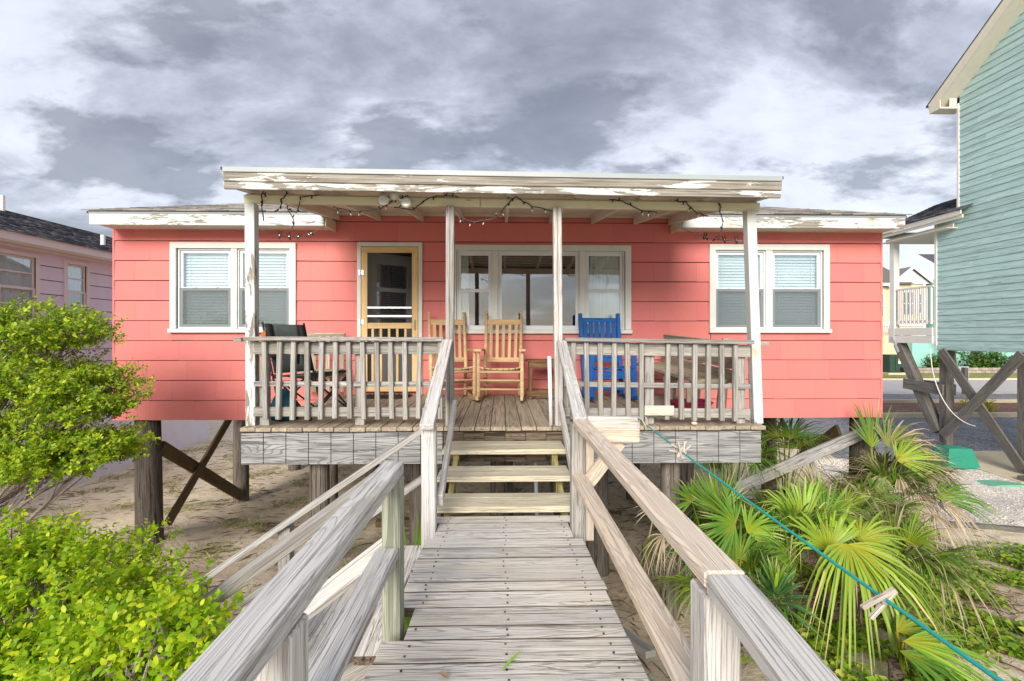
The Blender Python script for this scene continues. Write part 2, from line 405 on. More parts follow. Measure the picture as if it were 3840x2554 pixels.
M['whitewood'] = plain('white_painted_wood', (0.80, 0.77, 0.74), 0.5, 0.12, 4.0)
M['roof'] = roofmat('grey_roof_shingle', (0.09, 0.085, 0.09), (0.22, 0.205, 0.20), (0.40, 0.37, 0.35))
M['roof2'] = roofmat('charcoal_roof_shingle', (0.03, 0.03, 0.038), (0.085, 0.085, 0.10), (0.20, 0.195, 0.215))
M['blue'] = wood('blue_paint', (0.014, 0.12, 0.40), (0.010, 0.09, 0.32), (0.02, 0.04, 0.12), 0.35, 0.22, rough=0.5, ringk=0.1)
M['glass'] = glassmat('window_glass', 0.15)
M['glass_side'] = glassmat('side_window_glass', 0.01, fmul=0.3)
M['glass_big'] = glassmat('picture_window_glass', 0.20, (0.75, 0.82, 0.86))
M['screen'] = screenmat('insect_screen', 0.55, (0.09, 0.11, 0.12))
M['doorscreen'] = screenmat('door_screen', 0.22, (0.03, 0.03, 0.035))
M['blind'] = plain('blind_slat', (0.82, 0.86, 0.87), 0.5, 0.06)
M['curtain'] = plain('white_curtain', (0.86, 0.855, 0.82), 0.9, 0.1)
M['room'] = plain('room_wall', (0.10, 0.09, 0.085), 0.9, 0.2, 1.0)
M['greydoor'] = plain('grey_door_paint', (0.34, 0.345, 0.36), 0.5, 0.12)
M['black'] = plain('black_plastic', (0.015, 0.016, 0.018), 0.45, 0.2)
M['fabric'] = plain('grey_green_fabric', (0.10, 0.125, 0.12), 0.85, 0.2, 20)
M['fabric_dark'] = plain('black_webbing', (0.02, 0.021, 0.026), 0.8, 0.5, 60)
M['tealbag'] = plain('teal_bag_cloth', (0.012, 0.09, 0.13), 0.8, 0.4, 10)
M['maroon'] = plain('maroon_plastic', (0.20, 0.012, 0.045), 0.35, 0.25, 8)
M['steel'] = plain('galvanised_steel', (0.55, 0.56, 0.58), 0.35, 0.15, 20, metallic=0.8)
M['pvc'] = plain('white_pvc', (0.80, 0.81, 0.85), 0.35, 0.06)
M['greypvc'] = plain('grey_conduit', (0.42, 0.45, 0.48), 0.4, 0.1)
M['rope'] = plain('teal_rope', (0.02, 0.34, 0.30), 0.6, 0.3, 40)
M['wire'] = plain('grey_wire', (0.28, 0.27, 0.25), 0.5, 0.2)
M['peg'] = wood('peg_wood', (0.66, 0.60, 0.52), (0.48, 0.42, 0.36), (0.2, 0.16, 0.12), 0.3, 0.2)
M['pegdark'] = wood('weathered_peg_wood', (0.12, 0.10, 0.085), (0.07, 0.058, 0.05), (0.02, 0.016, 0.014), 0.3, 0.2)
M['lampwhite'] = plain('white_lamp_plastic', (0.76, 0.75, 0.68), 0.35, 0.1)
M['lampglass'] = plain('lamp_lens', (0.62, 0.68, 0.66), 0.15, 0.1)
M['leaf_top'] = leafmat('windswept_shrub_leaf', (0.11, 0.22, 0.014), (0.27, 0.43, 0.018), (0.56, 0.60, 0.03))
M['leaf_low'] = leafmat('bayberry_leaf', (0.19, 0.36, 0.012), (0.38, 0.58, 0.018), (0.66, 0.70, 0.03), 0.45)
M['leaf_vine'] = leafmat('vine_leaf', (0.09, 0.20, 0.014), (0.22, 0.38, 0.02), (0.50, 0.52, 0.06), 0.35)
M['leaf_dark'] = leafmat('dark_hedge_leaf', (0.03, 0.085, 0.012), (0.07, 0.16, 0.02), (0.16, 0.26, 0.03))
M['leaf_yellow'] = leafmat('yellow_shrub_leaf', (0.20, 0.26, 0.012), (0.38, 0.40, 0.015), (0.58, 0.50, 0.02))
M['grass'] = leafmat('dune_grass_blade', (0.16, 0.19, 0.05), (0.26, 0.28, 0.07), (0.42, 0.36, 0.15), 0.2)
M['lawn_blade'] = leafmat('lawn_blade', (0.16, 0.20, 0.04), (0.26, 0.29, 0.06), (0.40, 0.36, 0.12), 0.2)
M['litter'] = leafmat('dry_litter', (0.16, 0.11, 0.07), (0.27, 0.19, 0.12), (0.40, 0.31, 0.21), 0.0)
M['bark'] = wood('shrub_bark', (0.36, 0.32, 0.28), (0.24, 0.2, 0.17), (0.08, 0.06, 0.05), 0.5, 0.2)
M['frond'] = frondmat('palmetto_frond', (0.34, 0.40, 0.03), (0.14, 0.28, 0.035), (0.42, 0.36, 0.16), 0.76)
M['frond_bright'] = frondmat('bright_palmetto_frond', (0.50, 0.50, 0.03), (0.27, 0.43, 0.045), (0.52, 0.43, 0.20), 0.72)
M['frond_dry'] = frondmat('half_dry_frond', (0.30, 0.34, 0.04), (0.15, 0.21, 0.045), (0.46, 0.36, 0.25), 0.42)
M['frond_dead'] = frondmat('dead_frond', (0.34, 0.26, 0.15), (0.45, 0.35, 0.235), (0.54, 0.45, 0.35), 0.5, 0.1)
M['frond_blade'] = frondmat('upright_blade', (0.30, 0.42, 0.05), (0.20, 0.37, 0.035), (0.32, 0.42, 0.06), 0.8)
M['yucca'] = frondmat('yucca_blade', (0.30, 0.40, 0.12), (0.075, 0.18, 0.05), (0.16, 0.23, 0.06), 0.75, 0.15)
M['stone'] = plain('wall_stone', (0.36, 0.31, 0.27), 0.9, 0.4, 6, 0.4, rnd=0.4)
M['concrete'] = plain('pad_concrete', (0.60, 0.52, 0.38), 0.85, 0.15, 3, 0.1)
M['yellowside'] = plain('yellow_siding', (0.66, 0.56, 0.38), 0.7, 0.1, 2)
M['tealside'] = plain('teal_siding', (0.30, 0.60, 0.54), 0.7, 0.1, 2)
M['whiteside'] = plain('white_siding', (0.74, 0.74, 0.77), 0.7, 0.1, 3)
M['winfar'] = plain('far_window_glass', (0.14, 0.17, 0.2), 0.15, 0.1)
M['boxgreen'] = plain('utility_green', (0.028, 0.065, 0.042), 0.5, 0.2, 4)
M['plasticgreen'] = plain('green_plastic', (0.02, 0.24, 0.16), 0.5, 0.2, 4)
M['lidgreen'] = plain('valve_lid_green', (0.16, 0.40, 0.29), 0.6, 0.2, 20)
M['orange'] = plain('orange_marker_paint', (0.72, 0.14, 0.035), 0.6, 0.1)
M['mailbox'] = plain('black_mailbox', (0.02, 0.02, 0.022), 0.4, 0.2)
M['signwhite'] = plain('sign_back_metal', (0.55, 0.54, 0.56), 0.5, 0.1)
M['shell'] = plain('seashell', (0.62, 0.52, 0.40), 0.5, 0.3, 30)
M['rust'] = plain('rusty_iron', (0.34, 0.13, 0.035), 0.8, 0.5, 30)
M['mat'] = plain('black_rubber_mat', (0.02, 0.02, 0.02), 0.8, 0.4, 40)
M['yellowtag'] = plain('yellow_sticker', (0.75, 0.55, 0.02), 0.5, 0.05)
# ---------------------------------------------------------------- ground
_gy = [-60, -4, 0, 1.5, 3.0, 4.4, 6.8, 9.4, 12, 400]
_gv = [1.5, 1.25, 1.05, 0.86, 0.62, 0.40, 0.04, -0.20, -0.25, -0.25]
def gz(x, y):
    x = np.asarray(x, float); y = np.asarray(y, float)
    z = np.interp(y, _gy, _gv)
    fade = np.clip((12 - y) / 4, 0, 1) * np.clip((16 - np.abs(x)) / 6, 0, 1)
    z = z + fade * (0.035 * np.sin(1.7 * x + 0.6 * y) + 0.03 * np.sin(2.9 * y - 1.1 * x + 1) + 0.015 * np.sin(6.1 * x + 3.3 * y))
    return z
def G(x, y): return float(gz(x, y))
def sandmat():
    m, t = newmat('dune_sand')
    a = t.new('ShaderNodeTexNoise', Vector=objcoord(t, (0.5, 0.5, 0.5), False), Scale=1.0, Detail=6.0, Roughness=0.6)
    b = t.new('ShaderNodeTexNoise', Vector=objcoord(t, (5, 5, 5), False), Scale=1.0, Detail=8.0, Roughness=0.68)
    d = t.new('ShaderNodeTexNoise', Vector=objcoord(t, (34, 34, 34), False), Scale=1.0, Detail=4.0, Roughness=0.7)
    c = t.mix(t.ramp((a, 0), [(0.38, 0.0), (0.62, 1.0)]), (0.70, 0.585, 0.43), (0.82, 0.71, 0.55))
    c = t.mix(t.math('MULTIPLY', t.ramp((b, 0), [(0.50, 0.0), (0.64, 1.0)]), 0.45), c, (0.42, 0.33, 0.235))
    c = t.mix(t.math('MULTIPLY', t.ramp((d, 0), [(0.60, 0.0), (0.72, 1.0)]), 0.55), c, (0.13, 0.10, 0.07))
    h = t.math('ADD', (b, 0), t.math('MULTIPLY', (d, 0), 0.35))
    finish(t, c, 0.95, h, 0.9, 0.05, 0.1)
    return m
def speckle(name, c1, c2, c3, scale, bump=0.8, mixs=0.5):
    m, t = newmat(name)
    v = t.new('ShaderNodeTexVoronoi', Vector=objcoord(t, (1, 1, 1), False), Scale=scale)
    n = t.new('ShaderNodeTexNoise', Vector=objcoord(t, (1.2, 1.2, 1.2), False), Scale=1.0, Detail=5.0)
    sp = t.new('ShaderNodeSeparateColor', Color=(v, 'Color'))
    c = t.ramp((sp, 0), [(0.0, c1), (0.45, c2), (1.0, c3)])
    c = t.mix(t.math('MULTIPLY', t.ramp((n, 0), [(0.42, 0.0), (0.7, 1.0)]), mixs), c, c1)
    finish(t, c, 0.9, (v, 'Distance'), bump, 0.02, 0.2)
    return m
def lines(a, b, n): return list(np.linspace(a, b, n, endpoint=False))
gx_ = lines(-400, -60, 6) + lines(-60, -14, 14) + lines(-14, 14, 150) + lines(14, 60, 16) + lines(60, 400, 7) + [400]
gy_ = lines(-60, -3, 10) + lines(-3, 14, 95) + lines(14, 60, 16) + lines(60, 900, 10) + [900]
XX, YY = np.meshgrid(gx_, gy_); ZZ = gz(XX, YY) + np.where((np.abs(XX) < 14) & (YY < 12), rng.normal(0, 0.006, XX.shape), 0)
nx_, ny_ = len(gx_), len(gy_)
ii = (np.arange(ny_ - 1)[:, None] * nx_ + np.arange(nx_ - 1)[None, :]).ravel()
gr = np_mesh('ground', np.stack([XX, YY, ZZ], -1).reshape(-1, 3), np.stack([ii, ii + 1, ii + nx_ + 1, ii + nx_], -1), sandmat(), smooth=True)
tag(gr, 'pale dune sand ground under and around the houses', kind='structure')
M['gravel'] = speckle('grey_gravel', (0.10, 0.105, 0.12), (0.21, 0.215, 0.235), (0.40, 0.40, 0.42), 26)
M['whitegravel'] = speckle('white_gravel', (0.50, 0.40, 0.36), (0.74, 0.68, 0.62), (0.80, 0.78, 0.74), 30, mixs=0.15)
M['asphalt'] = speckle('bleached_asphalt', (0.40, 0.38, 0.38), (0.47, 0.45, 0.45), (0.52, 0.50, 0.50), 40, 0.2)
M['lawn'] = speckle('patchy_lawn', (0.16, 0.19, 0.05), (0.24, 0.26, 0.07), (0.40, 0.34, 0.15), 9, 0.5)
M['mulch'] = speckle('brown_mulch', (0.12, 0.06, 0.045), (0.22, 0.12, 0.09), (0.34, 0.21, 0.16), 22)
def sheet(name, pts, z, mt, label, n=1):
    mb = MB(); mb.add([(x, y, z) for x, y in pts], [tuple(range(len(pts)))])
    return tag(mb.build(name, mt), label, kind='structure')
ZG = -0.25
sheet('gravel_lot', [(9.0, 12.5), (40, 12.5), (60, 26.0), (16, 26.6), (11, 22)], ZG + 0.006, M['gravel'], 'grey gravel parking lot below the aqua house')
def inbed(x, y): return (y < 7.6 + (x - 6.2) * 2.4) & (y > 7.35 + np.clip(x - 8.6, 0, 9) * .30) & (y < 12.45) & (x < 14)
bx_, by_ = np.meshgrid(np.linspace(6, 14, 54), np.linspace(7.2, 12.5, 36)); bi = (np.arange(35)[:, None] * 54 + np.arange(53)[None]).ravel()
bq = np.stack([bi, bi + 1, bi + 55, bi + 54], -1); bq = bq[inbed(bx_.ravel()[bq].mean(1), by_.ravel()[bq].mean(1))]
bed = np_mesh('white_gravel_bed', np.stack([bx_, by_, np.maximum(gz(bx_, by_), ZG) + .012 + rng.normal(0, .004, bx_.shape)], -1).reshape(-1, 3), bq, M['whitegravel'], smooth=True)
tag(bed, 'white pebble bed beside the aqua house', kind='structure')
sheet('road', [(-70, 26.8), (90, 26.8), (90, 34.6), (-70, 34.6)], ZG + 0.014, M['asphalt'], 'pale bleached asphalt street behind the houses')
sheet('roadside_lawn', [(-70, 34.75), (110, 34.75), (110, 60), (-70, 60)], ZG + 0.02, M['lawn'], 'patchy green lawn along the far side of the street')
kb = MB(); kb.box(-70, 90, 34.6, 34.75, ZG, ZG + 0.12); tag(kb.build('kerb', M['concrete']), 'low concrete kerb along the far street edge', kind='structure')
pad = MB(); pad.add([(11.45, 10.2, ZG + .06), (15, 10.2, ZG + .06), (15, 13.05, ZG + .06), (12.3, 13.05, ZG + .06), (11.75, 12.2, ZG + .06)] + [(11.45, 10.2, ZG), (15, 10.2, ZG), (15, 13.05, ZG), (12.3, 13.05, ZG), (11.75, 12.2, ZG)],
        [(0, 1, 2, 3, 4), (0, 4, 9, 5), (4, 3, 8, 9), (3, 2, 7, 8), (2, 1, 6, 7), (1, 0, 5, 6)])
tag(pad.build('concrete_pad', M['concrete']), 'tan concrete slab under the aqua house', kind='structure')
# white pebbles lying on the bed, seen as one mass
n = 14000
px = rng.uniform(6.6, 13.2, n); py = rng.uniform(7.5, 12.5, n)
ok = inbed(px, py)
px, py = px[ok], py[ok]; n = len(px); s = rng.uniform(0.012, 0.03, n)
octv = np.array([(1, 0, 0), (0, 1, 0), (-1, 0, 0), (0, -1, 0), (0, 0, .6), (0, 0, -.6)])
octf = np.array([(0, 1, 4), (1, 2, 4), (2, 3, 4), (3, 0, 4), (1, 0, 5), (2, 1, 5), (3, 2, 5), (0, 3, 5)])
ang = rng.uniform(0, 6.28, n); ca, sa = np.cos(ang), np.sin(ang)
ov = octv[None] * s[:, None, None] * rng.uniform(0.6, 1.3, (n, 6, 1))
ov = np.stack([ov[..., 0] * ca[:, None] - ov[..., 1] * sa[:, None], ov[..., 0] * sa[:, None] + ov[..., 1] * ca[:, None], ov[..., 2]], -1)
ov += np.stack([px, py, np.maximum(gz(px, py), ZG + 0.012) + s * 0.2], -1)[:, None]
M['pebble'] = leafmat('white_pebble', (0.55, 0.44, 0.40), (0.75, 0.68, 0.62), (0.82, 0.80, 0.76), 0.0, 0.8)
tag(np_mesh('white_pebbles', ov.reshape(-1, 3), (octf[None] + 6 * np.arange(n)[:, None, None]).reshape(-1, 3), M['pebble']), 'loose white pebbles on the bed beside the aqua house', 'pebbles', kind='stuff')

def roof_tabs(name, eave0, eave1, up, length, mt, parent, expo=0.14, tabw=0.30, thick=0.008):
    """courses of shingle tabs, laid from the eave up"""
    e0 = np.array(eave0, float); e1 = np.array(eave1, float); u = np.array(up, float); u /= np.linalg.norm(u)
    ed = e1 - e0; W = np.linalg.norm(ed); ed /= W; nn = np.cross(ed, u)
    if nn[2] < 0: nn = -nn
    vs = []; fs = []; k = 0
    for r in range(int(length / expo)):
        off = -tabw * random.random()
        x = off
        while x < W:
            tw = tabw * random.choice((0.5, 0.8, 1.0, 1.3)); a = max(x, 0) + 0.002; b = min(x + tw, W) - 0.002; x += tw
            if b - a < 0.02: continue
            lo = r * expo - (0.02 if r == 0 else random.uniform(0, 0.006)); hi = min((r + 1) * expo + 0.03, length)
            th = thick * random.uniform(0.8, 1.7)
            P = lambda s, q, h: e0 + ed * s + u * q + nn * h
            vs += [P(a, lo, 0.002), P(b, lo, 0.002), P(b, lo, th + .004), P(a, lo, th + .004), P(a, hi, 0.001), P(b, hi, 0.001)]
            fs += [(k, k + 1, k + 2), (k, k + 2, k + 3), (k + 3, k + 2, k + 5), (k + 3, k + 5, k + 4), (k, k + 3, k + 4), (k + 1, k + 5, k + 2)]; k += 6
    return tag(np_mesh(name, np.array(vs), np.array(fs), mt, parent), kind='stuff')

# ---------------------------------------------------------------- salmon beach house
WY = 6.74                                       # face of the shingles
XL, XR, ZB, ZT = -5.43, 5.51, 1.868, 4.80
house = thing('beach_house', (0.04, 10.5, -0.2), 'single storey salmon pink shingled beach house on timber piles', 'house')
OPEN = [(-4.63, -2.888, 3.09, 4.358), (-2.034, -1.119, 2.223, 4.368), (-0.726, 1.848, 3.076, 4.339), (2.976, 4.722, 3.088, 4.362)]
def cut(rects, o):
    out = []
    for (a, b, c, d) in rects:
        x0, x1, z0, z1 = o
        if b <= x0 or a >= x1 or d <= z0 or c >= z1: out.append((a, b, c, d)); continue
        if a < x0: out.append((a, x0, c, d))
        if b > x1: out.append((x1, b, c, d))
        aa, bb = max(a, x0), min(b, x1)
        if c < z0: out.append((aa, bb, c, z0))
        if d > z1: out.append((aa, bb, z1, d))
    return out
wall = MB(); rects = [(XL + .01, XR - .01, ZB + .01, ZT)]
for o in OPEN: rects = cut(rects, (o[0] + .05, o[1] - .05, o[2] + .03, o[3] - .05))
for (a, b, c, d) in rects: wall.box(a, b, WY + 0.022, WY + 0.12, c, d)
wall = wall.build('front_wall', M['pinkwall'], house)
SH, SW = 0.2797, 0.6096
def shingle(a, b, c, d, mt, parent, plane='Y', at=WY, full=SH, bot=None):
    """one lapped shingle: its butt stands proud, its head stops short of the course above"""
    bt = c if bot is None else bot
    lean = lambda z: 0.017 - 0.013 * (z - bt) / full
    g = 0.0007; a += g; b -= g; d -= 0.016; c += jit(.0025)  # short head bares the dark wall, standing in for a shadow line
    y0, y1 = at + 0.018 - lean(c) - 0.002, at + 0.018 - lean(d) - 0.002
    cx, cz = (a + b) / 2, (c + d) / 2
    m = MB(); hw, hh = (b - a) / 2, (d - c) / 2; w_ = jit(0.0015)
    m.add([(-hw, y0 - at, -hh + w_), (hw, y0 - at, -hh - w_), (hw, y1 - at, hh), (-hw, y1 - at, hh),
           (-hw, y0 - at + .006, -hh + w_), (hw, y0 - at + .006, -hh - w_), (hw, y1 - at + .006, hh), (-hw, y1 - at + .006, hh)],
          [(0, 1, 2, 3), (4, 7, 6, 5), (0, 4, 5, 1), (1, 5, 6, 2), (2, 6, 7, 3), (3, 7, 4, 0)])
    nails = []
    if d - c > .2 and b - a > .2:
        for fx in (-.82, 0.04, .8):
            if random.random() < .6:
                nx_, nz_, r_ = fx * hw + jit(.02), -hh + .03 + jit(.006), .0045; yn = y0 - at - .0012; k_ = len(m.v)
                m.add([(nx_ - r_, yn, nz_), (nx_, yn, nz_ - r_), (nx_ + r_, yn, nz_), (nx_, yn, nz_ + r_)], [(0, 1, 2, 3)]); nails.append(len(m.f) - 1)
    me = m.mesh('shingle'); me.materials.append(mt); me.materials.append(M['brace'])
    for k_ in nails: me.polygons[k_].material_index = 1
    if plane == 'Y': Mx = Matrix.Translation((cx, at, cz))
    return link('shingle', me, parent, Mx)
OPS = [(o[0] + .02, o[1] - .02, o[2] + .02, o[3] - .02) for o in OPEN]
for r in range(11):
    c = ZB + r * SH; d = min(c + SH + 0.006, ZT)
    if d - c < 0.03: continue
    x = XL - (SW * 0.5 if r % 2 else 0.0) - random.choice((0, 0.1, 0.2))
    while x < XR:
        a, b = max(x, XL), min(x + SW, XR); x += SW
        if b - a < 0.03: continue
        rs = [(a, b, c, d)]
        for o in OPS: rs = cut(rs, o)
        for (p, q, s_, e_) in rs:
            if q - p > 0.02 and e_ - s_ > 0.02: shingle(p, q, s_, e_, M['pink'], wall, bot=c)
# corner boards, side and back walls, floor
for nm, x in (('corner_board', XL + .012), ('corner_board', XR - .012)):
    board(nm, (x, WY + 0.012, ZB), (x, WY + 0.012, ZT - 0.2), 0.03, 0.028, M['pink'], house, up=(0, 1, 0))
side = MB(); side.box(XL + .01, XL + .1, WY + .13, 14.2, ZB, 4.7); o = side.build('side_wall', M['pinkwall'], house)
side = MB(); side.box(XR - .1, XR - .01, WY + .13, 14.2, ZB, 4.7); side.build('side_wall', M['pinkwall'], house)
side = MB(); side.box(XL + .01, XR - .01, 14.2, 14.3, ZB, 4.7); side.build('back_wall', M['pinkwall'], house)
for x in (XL + .05, XR - .05):
    gb = MB(); gb.add([(x, 6.9, 4.7), (x, 14.2, 4.7), (x, 10.5, 5.86)], [(0, 1, 2)]); gb.build('gable', M['pinkwall'], house)
fl = MB(); fl.box(XL + .02, XR - .02, WY + .13, 14.2, ZB + .02, ZB + .2); fl.build('floor', M['dark'], house)
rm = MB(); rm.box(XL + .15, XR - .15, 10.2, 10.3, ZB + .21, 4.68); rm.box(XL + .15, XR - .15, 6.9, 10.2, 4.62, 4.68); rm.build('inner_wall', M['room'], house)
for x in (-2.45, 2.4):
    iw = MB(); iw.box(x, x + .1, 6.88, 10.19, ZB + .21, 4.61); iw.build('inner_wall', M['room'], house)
for y in (7.0, 9.4, 11.8, 14.0):
    board('girder', (XL + .1, y, ZB + (.06 if y < 8 else -.08)), (XR - .1, y, ZB + (.06 if y < 8 else -.08)), 0.14, 0.1, M['dark'], house)
for k in range(19):
    x = XL + .2 + k * .59
    board('joist', (x, 7.05, ZB - .01), (x, 14.1, ZB - .01), 0.045, 0.045, M['dark'], house, ch=0)
# roof: side gabled, low pitch
EY, EZ = 6.36, 4.69; SL = 0.30; RY = 10.5; RZ = EZ + SL * (RY - EY)
rf = MB()
ROOFS = ((XL - .03, -2.362, EY), (-2.362, 2.442, 6.98), (2.442, XR + .03, EY))       # the eave is cut back where the porch roof runs in
for (xa, xb, ya) in ROOFS:
    za = EZ + SL * (ya - EY)
    rf.add([(xa, ya, za - .03), (xb, ya, za - .03), (xb, RY, RZ - .03), (xa, RY, RZ - .03), (xa, ya, za), (xb, ya, za), (xb, RY, RZ), (xa, RY, RZ)],
           [(0, 3, 2, 1), (4, 5, 6, 7), (0, 1, 5, 4), (1, 2, 6, 5), (3, 0, 4, 7)])
BY = 2 * RY - EY
rf.add([(XL - .03, BY, EZ - .03), (XR + .03, BY, EZ - .03), (XR + .03, RY, RZ - .03), (XL - .03, RY, RZ - .03), (XL - .03, BY, EZ), (XR + .03, BY, EZ), (XR + .03, RY, RZ), (XL - .03, RY, RZ)],
       [(0, 1, 2, 3), (7, 6, 5, 4), (1, 0, 4, 5), (2, 1, 5, 6), (0, 3, 7, 4)])
roof = rf.build('roof', M['roof'], house)
for (xa, xb, ya) in ((XL - .06, -2.35, EY - .03), (-2.35, 2.43, 7.0), (2.43, XR + .06, EY - .03)):
    za = EZ + SL * (ya - EY) + .012
    roof_tabs('roof_shingles', (xa, ya, za), (xb, ya, za), (0, 1, SL), math.hypot(RY - ya, RZ - za), M['roof'], roof)
# eave boards either side of the porch
for (a, b) in ((-5.42, -2.36), (2.44, 5.51)):
    board('fascia', (a, EY, 4.585), (b, EY, 4.585), 0.15, 0.022, M['white_peel2'], house, up=(0, 1, 0))
    board('drip_trim', (a, EY - .012, 4.678), (b, EY - .012, 4.678), 0.036, 0.014, M['metal_trim'], house, up=(0, 1, 0), ch=.002)
    sf = MB(); sf.box(a + .02, b - .02, EY + .012, WY + .01, 4.535, 4.55); sf.build('soffit', M['soffit'], house)
for x, s in ((-2.36, 1), (2.44, -1)):
    board('eave_return', (x + s * .012, EY + .012, 4.585), (x + s * .012, WY, 4.585), 0.15, 0.022, M['cream'], house, up=(1, 0, 0))

def window(rect, units, parent, kind='hung'):
    x0, x1, z0, z1 = rect; cw = 0.085; y = WY
    root = MB(); root.bar((x0, y - .012, z1 - cw / 2), (x1, y - .012, z1 - cw / 2), cw, .03, (0, 1, 0), .004)
    root = root.build('window', M['trim'], parent)
    board('casing', (x0 + cw / 2, y - .012, z0 + .06), (x0 + cw / 2, y - .012, z1 - cw), cw, .03, M['trim'], root, up=(0, 1, 0))
    board('casing', (x1 - cw / 2, y - .012, z0 + .06), (x1 - cw / 2, y - .012, z1 - cw), cw, .03, M['trim'], root, up=(0, 1, 0))
    board('sill', (x0 - .01, y - .02, z0 + .03), (x1 + .01, y - .02, z0 + .03), .055, .075, M['trim'], root, up=(0, 1, 0))
    for i in range(len(units) - 1):
        xm = (units[i][1] + units[i + 1][0]) / 2; mw = units[i + 1][0] - units[i][1]
        board('mullion', (xm, y + .005, z0 + .06), (xm, y + .005, z1 - cw), mw + .012, .04, M['trim'], root, up=(0, 1, 0))
    for (a, b, typ) in units:
        lo, hi = z0 + .06, z1 - cw; zm = lo + (hi - lo) * 0.485; f = .038
        jm = MB()
        for (p, q, r_, s_) in ((a, b, hi - .022, hi), (a, b, lo, lo + .022), (a, a + .022, lo + .022, hi - .022), (b - .022, b, lo + .022, hi - .022)): jm.box(p, q, y + .012, y + .06, r_, s_)
        jm.build('frame', M['vinyl'], root)
        def sash(c, d, yy, hasscreen):
            sm = MB(); A, B = a + .024, b - .024
            for (p, q, r_, s_) in ((A, B, d - f, d), (A, B, c, c + f), (A, A + f, c + f, d - f), (B - f, B, c + f, d - f)): sm.box(p, q, yy, yy + .025, r_, s_)
            sm.build('sash', M['vinyl'], root)
            gm = MB(); gm.box(A + f - .004, B - f + .004, yy + .010, yy + .014, c + f - .004, d - f + .004)
            gm.build('pane', M['glass_big'] if typ == 'big' else M['glass'], root)
            if hasscreen:
                sc_ = MB(); sc_.add([(A, yy - .006, c), (B, yy - .006, c), (B, yy - .006, d), (A, yy - .006, d)], [(0, 1, 2, 3)])
                sc_.build('insect_screen', M['screen'], root)
        if typ == 'big': sash(lo + .02, hi - .02, y + .03, False)
        else:
            sash(zm, hi - .022, y + .034, False); sash(lo + .022, zm + .03, y + .022, typ == 'blind')
            lk = MB()
            for t_ in (.3, .7): lk.box(a + (b - a) * t_ - .025, a + (b - a) * t_ + .025, y + .014, y + .034, zm + .031, zm + .042)
            lk.build('sash_lock', M['vinyl'], root)
        if typ == 'blind':
            z = hi - .06; k = 0
            sv, sf_ = board_geo(b - a - .06, .05, .0025, 0); me = bpy.data.meshes.new('slat'); me.from_pydata(sv, [], sf_); me.materials.append(M['blind'])
            lowest = lo + .05
            while z > lowest:
                link('slat', me, root, Matrix.Translation(((a + b) / 2, y + .092, z)) @ Matrix.Rotation(R(62 + jit(5)), 4, 'X')); z -= .042
            cd = MB()
            for t_ in (.17, .83): cd.box(a + (b - a) * t_ - .002, a + (b - a) * t_ + .002, y + .063, y + .066, lo + .05, hi - .03)
            cd.build('blind_cord', M['blind'], root)
            hb = MB(); hb.box(a + .025, b - .025, y + .07, y + .115, hi - .045, hi - .01); hb.build('head_rail', M['blind'], root)
        if typ == 'curtain':
            c0, c1 = (a + .02, a + (b - a) * .36) if a < 0 else (a + (b - a) * .12, b - .03)
            cm = MB(); n = 46; vs = []
            for i in range(n + 1):
                t_ = i / n; xx = c0 + (c1 - c0) * t_
                dy = .022 * math.sin(t_ * 31 + .5 * math.sin(t_ * 9)) + .01 * math.sin(t_ * 77)
                vs += [(xx, y + .10 + dy, lo + .02), (xx + .02 * math.sin(t_ * 5), y + .10 + dy * .8, (lo + hi) / 2), (c0 + .03 + (c1 - c0 - .05) * t_, y + .10 + dy * .5, hi + .02)]
            cm.add(vs, [(3 * i, 3 * i + 3, 3 * i + 4, 3 * i + 1) for i in range(n)] + [(3 * i + 1, 3 * i + 4, 3 * i + 5, 3 * i + 2) for i in range(n)])
            cm.build('curtain', M['curtain'], root, smooth=True)
    return root
o = OPEN[0]; window(o, [(-4.54, -3.785, 'blind'), (-3.715, -2.975, 'blind')], house)
o = OPEN[2]; window(o, [(-0.64, -0.125, 'curtain'), (-0.06, 1.12, 'big'), (1.19, 1.76, 'curtain')], house)
o = OPEN[3]; window(o, [(3.062, 3.80, 'blind'), (3.885, 4.635, 'blind')], house)
# doorway: casing, screen door, inner door standing ajar
dx0, dx1, dz0, dz1 = OPEN[1]
dc = MB(); dc.bar((dx0, WY - .012, dz1 - .03), (dx1, WY - .012, dz1 - .03), .06, .03, (0, 1, 0), .004); dc = dc.build('door_casing', M['trim'], house)
for x in (dx0 + .028, dx1 - .028): board('jamb', (x, WY - .012, dz0), (x, WY - .012, dz1 - .06), .056, .03, M['trim'], dc, up=(0, 1, 0))
sx0, sx1, sz0, sz1 = -1.974, -1.179, 2.262, 4.303; yd = WY - .01
sdoor = MB(); sdoor.bar((sx0, yd, sz1 - .042), (sx1, yd, sz1 - .042), .082, .03, (0, 1, 0), .004); sdoor = sdoor.build('screen_door', M['pine'], house)
for x in (sx0 + .043, sx1 - .043): board('stile', (x, yd, sz0), (x, yd, sz1 - .083), .084, .03, M['pine'], sdoor, up=(0, 1, 0))
board('rail', (sx0 + .087, yd, 3.19), (sx1 - .087, yd, 3.19), .082, .03, M['pine'], sdoor, up=(0, 1, 0))
board('rail', (sx0 + .087, yd, sz0 + .06), (sx1 - .087, yd, sz0 + .06), .12, .03, M['pine'], sdoor, up=(0, 1, 0))
for k in range(5):
    x = sx0 + .087 + (sx1 - sx0 - .174) * (k + .62) / 5.4
    board('bar', (x, yd, sz0 + .12), (x, yd, 3.148), .034, .022, M['pine'], sdoor, up=(0, 1, 0))
for z in (3.445, 3.325): board('push_bar', (sx0 + .085, yd - .022, z), (sx1 - .085, yd - .022, z), .03, .014, M['steel'], sdoor, up=(0, 1, 0))
